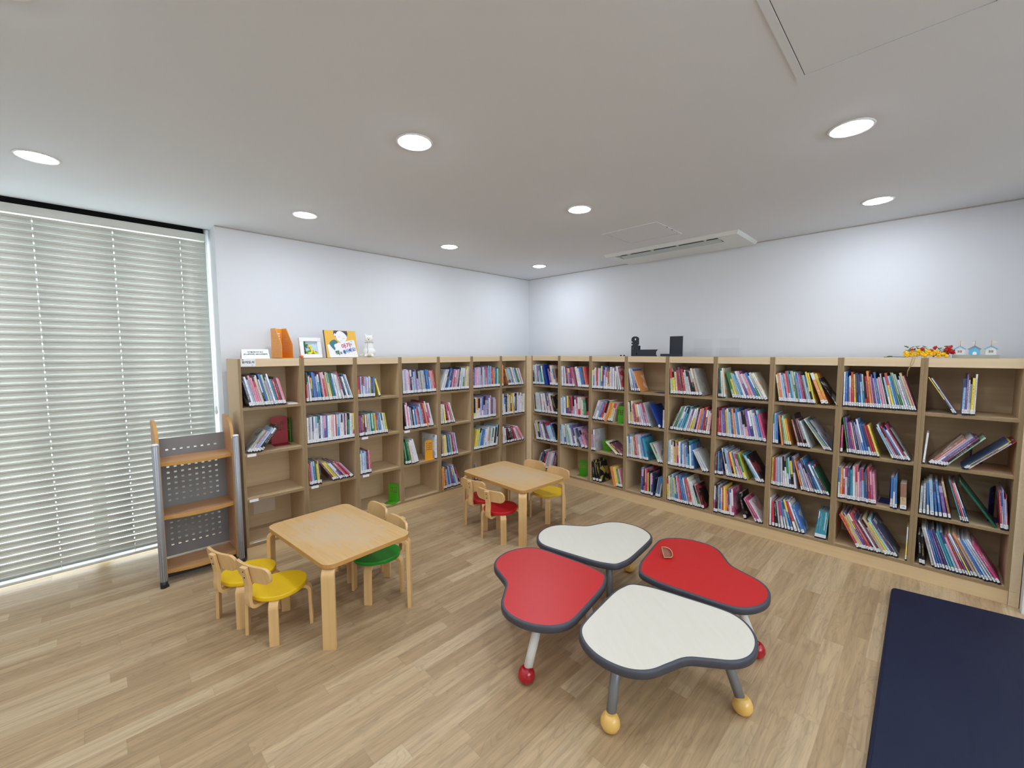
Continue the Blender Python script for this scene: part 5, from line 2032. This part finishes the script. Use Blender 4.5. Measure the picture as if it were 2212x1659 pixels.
def flowers():
    t = thing('flower_bunch', 'bunch of artificial yellow and red flowers lying on the bookcase top', 'artificial flowers', on_b(-3.175, 0.09), ROT_B)
    rng = random.Random(5)
    # stems and leaves
    mb = MB()
    for k in range(60):
        x, y, z = rng.uniform(0.0, 0.215), rng.uniform(-0.045, 0.06), rng.uniform(0.012, 0.072)
        mb.ball((0, 0, 0), (0.014, 0.005, 0.0018), 8, 5, 0, Matrix.Translation((x, y, z)) @ Euler((rng.uniform(-1, 1), rng.uniform(-.8, .8), rng.uniform(0, 6)), 'XYZ').to_matrix().to_4x4())
    for k in range(14):
        x, y = rng.uniform(0.02, 0.2), rng.uniform(-0.03, 0.06)
        mb.tube([(x, y, rng.uniform(0.005, 0.03)), (x + rng.uniform(-.03, .03), y + 0.01, 0.04), (x + rng.uniform(-.05, .05), y + 0.02, rng.uniform(0.045, 0.08))], 0.0016, 6)
    mb.tube([(-0.1, 0.0, 0.003), (-0.05, 0.006, 0.006), (0.0, 0.0, 0.004), (0.03, 0.0, 0.01)], 0.002, 6)
    mb.ball((-0.07, 0.0, 0.008), (0.014, 0.006, 0.004), 8, 5)
    mb.build('leaves', M['leafm'], t)
    base = None
    for k in range(34):
        if k < 14:
            x, y, z = 0.006 + 0.2 * k / 14 + rng.uniform(-.006, .006), -0.05 + rng.uniform(-.006, .006), 0.012 + rng.uniform(0, .012)
        else:
            x, y, z = rng.uniform(0.0, 0.15), -0.04 + rng.uniform(-.01, .03), rng.uniform(0.024, 0.05)
        if base is None:
            mb = MB()
            mb.lathe([(0.002, -0.012), (0.008, -0.009), (0.011, 0.0), (0.0095, 0.009), (0.006, 0.013), (0.0065, 0.007)], 10)
            base = mb.build('yellow_flower', M['petal_y'], t)
            c = base
        else:
            c = base.copy()
            COL.objects.link(c)
            c.parent = t
        c.location = (x, y, z)
        c.rotation_euler = (R(80) + rng.uniform(-.5, .5), 0, rng.uniform(-.9, .9))
    base = None
    for k in range(24):
        x, y, z = rng.uniform(0.03, 0.215), rng.uniform(-0.035, 0.03), rng.uniform(0.04, 0.068)
        if k > 11:
            x, z = rng.uniform(0.14, 0.225), rng.uniform(0.025, 0.05)
        if base is None:
            mb = MB()
            for q in range(5):
                a = 2 * math.pi * q / 5
                mb.ball((0, 0, 0), (0.007, 0.004, 0.006), 8, 5, 0, Matrix.Translation((0.005 * math.cos(a), 0.005 * math.sin(a), 0)) @ Matrix.Rotation(a, 4, 'Z'))
            mb.ball((0, 0, 0.002), 0.005, 8, 5)
            base = mb.build('red_flower', M['petal_r'], t)
            c = base
        else:
            c = base.copy()
            COL.objects.link(c)
            c.parent = t
        c.location = (x, y, z)
        c.rotation_euler = (R(60) + rng.uniform(-.6, .6), 0, rng.uniform(-1, 1))
    mb = MB()
    f = -0.09 - 0.006
    mb.tube([(0.06, -0.03, 0.045), (0.045, -0.062, 0.03), (0.04, f + 0.003, 0.004), (0.036, f, -0.02), (0.03, f, -0.055), (0.022, f, -0.08), (0.022, f + 0.001, -0.115)], 0.0014, 6)
    mb.tube([(0.06, -0.03, 0.045), (0.055, -0.065, 0.026), (0.052, f + 0.003, 0.004), (0.048, f, -0.03), (0.032, f, -0.06), (0.025, f, -0.085)], 0.0012, 6)
    mb.build('twine', M['twine'], t)


flowers()


def beach_huts():
    t = thing('beach_hut_ornament', 'ornament of three toy beach huts with flags, at the right end on top', 'ornament', on_b(-3.388, 0.1), ROT_B)
    mb = MB()
    mb.box(0, 0.188, 0, 0.045, 0, 0.019)
    mb.build('base_block', M['hut_base'], t, bevel=0.001)
    xf0 = Matrix.Rotation(math.pi / 2, 4, 'X')
    for k, (cx, wm, rm, fd) in enumerate(((0.03, 'hut_w', 'hut_b', 1), (0.09, 'hut_b', 'hut_g', -1), (0.155, 'hut_w', 'hut_b', 1))):
        hw = 0.021 if k != 1 else 0.022
        mb = MB()
        mb.prism([(cx - hw, 0.0192), (cx + hw, 0.0192), (cx + hw, 0.052), (cx, 0.068), (cx - hw, 0.052)], -0.03, -0.014, 0, xf0)
        hut = mb.build('hut', M[wm], t)
        mb = MB()
        for s in (-1, 1):
            a = math.atan2(0.016, hw)
            L = 0.031
            mb.box(-L, 0.0, 0.011, 0.033, 0.0, 0.005, 0, Matrix.Translation((cx, 0, 0.0685)) @ (Matrix.Rotation(-a, 4, 'Y') if s < 0 else Matrix.Rotation(math.pi, 4, 'Z') @ Matrix.Translation((0, -0.044, 0)) @ Matrix.Rotation(-a, 4, 'Y')))
        mb.build('roof', M[rm], hut)
        mb = MB()
        if k == 1:
            pts = [(cx - 0.008, 0.0195), (cx + 0.008, 0.0195)] + [(cx + 0.008 * math.cos(R(q)), 0.03 + 0.008 * math.sin(R(q))) for q in range(0, 181, 20)]
            mb.prism(pts, 0.0135, 0.0142, 0, xf0)
            mb.build('doorway', M['white'], hut)
        else:
            for dx in (-0.005, 0.005):
                for dz in (-0.0035, 0.0035):
                    mb.box(cx + dx - 0.004, cx + dx + 0.004, 0.0134, 0.0141, 0.039 + dz - 0.0027, 0.039 + dz + 0.0027)
            mb.build('window_panes', M['pane'], hut)
        mb = MB()
        mb.tube([(cx, 0.022, 0.066), (cx + 0.001, 0.022, 0.104)], 0.0011, 6)
        pole = mb.build('flag_pole', M['twine'], t)
        mb = MB()
        L = 0.025 if fd > 0 else 0.014
        mb.prism([(0, 0.0), (L, 0.011), (0, 0.019)] if fd > 0 else [(0, 0.021), (-L, 0.005), (0, 0.0)], -0.0006, 0.0006, 0, Matrix.Translation((cx + 0.001 * fd, 0.022, 0.083)) @ xf0)
        mb.build('flag', M['flagc'], pole)


beach_huts()
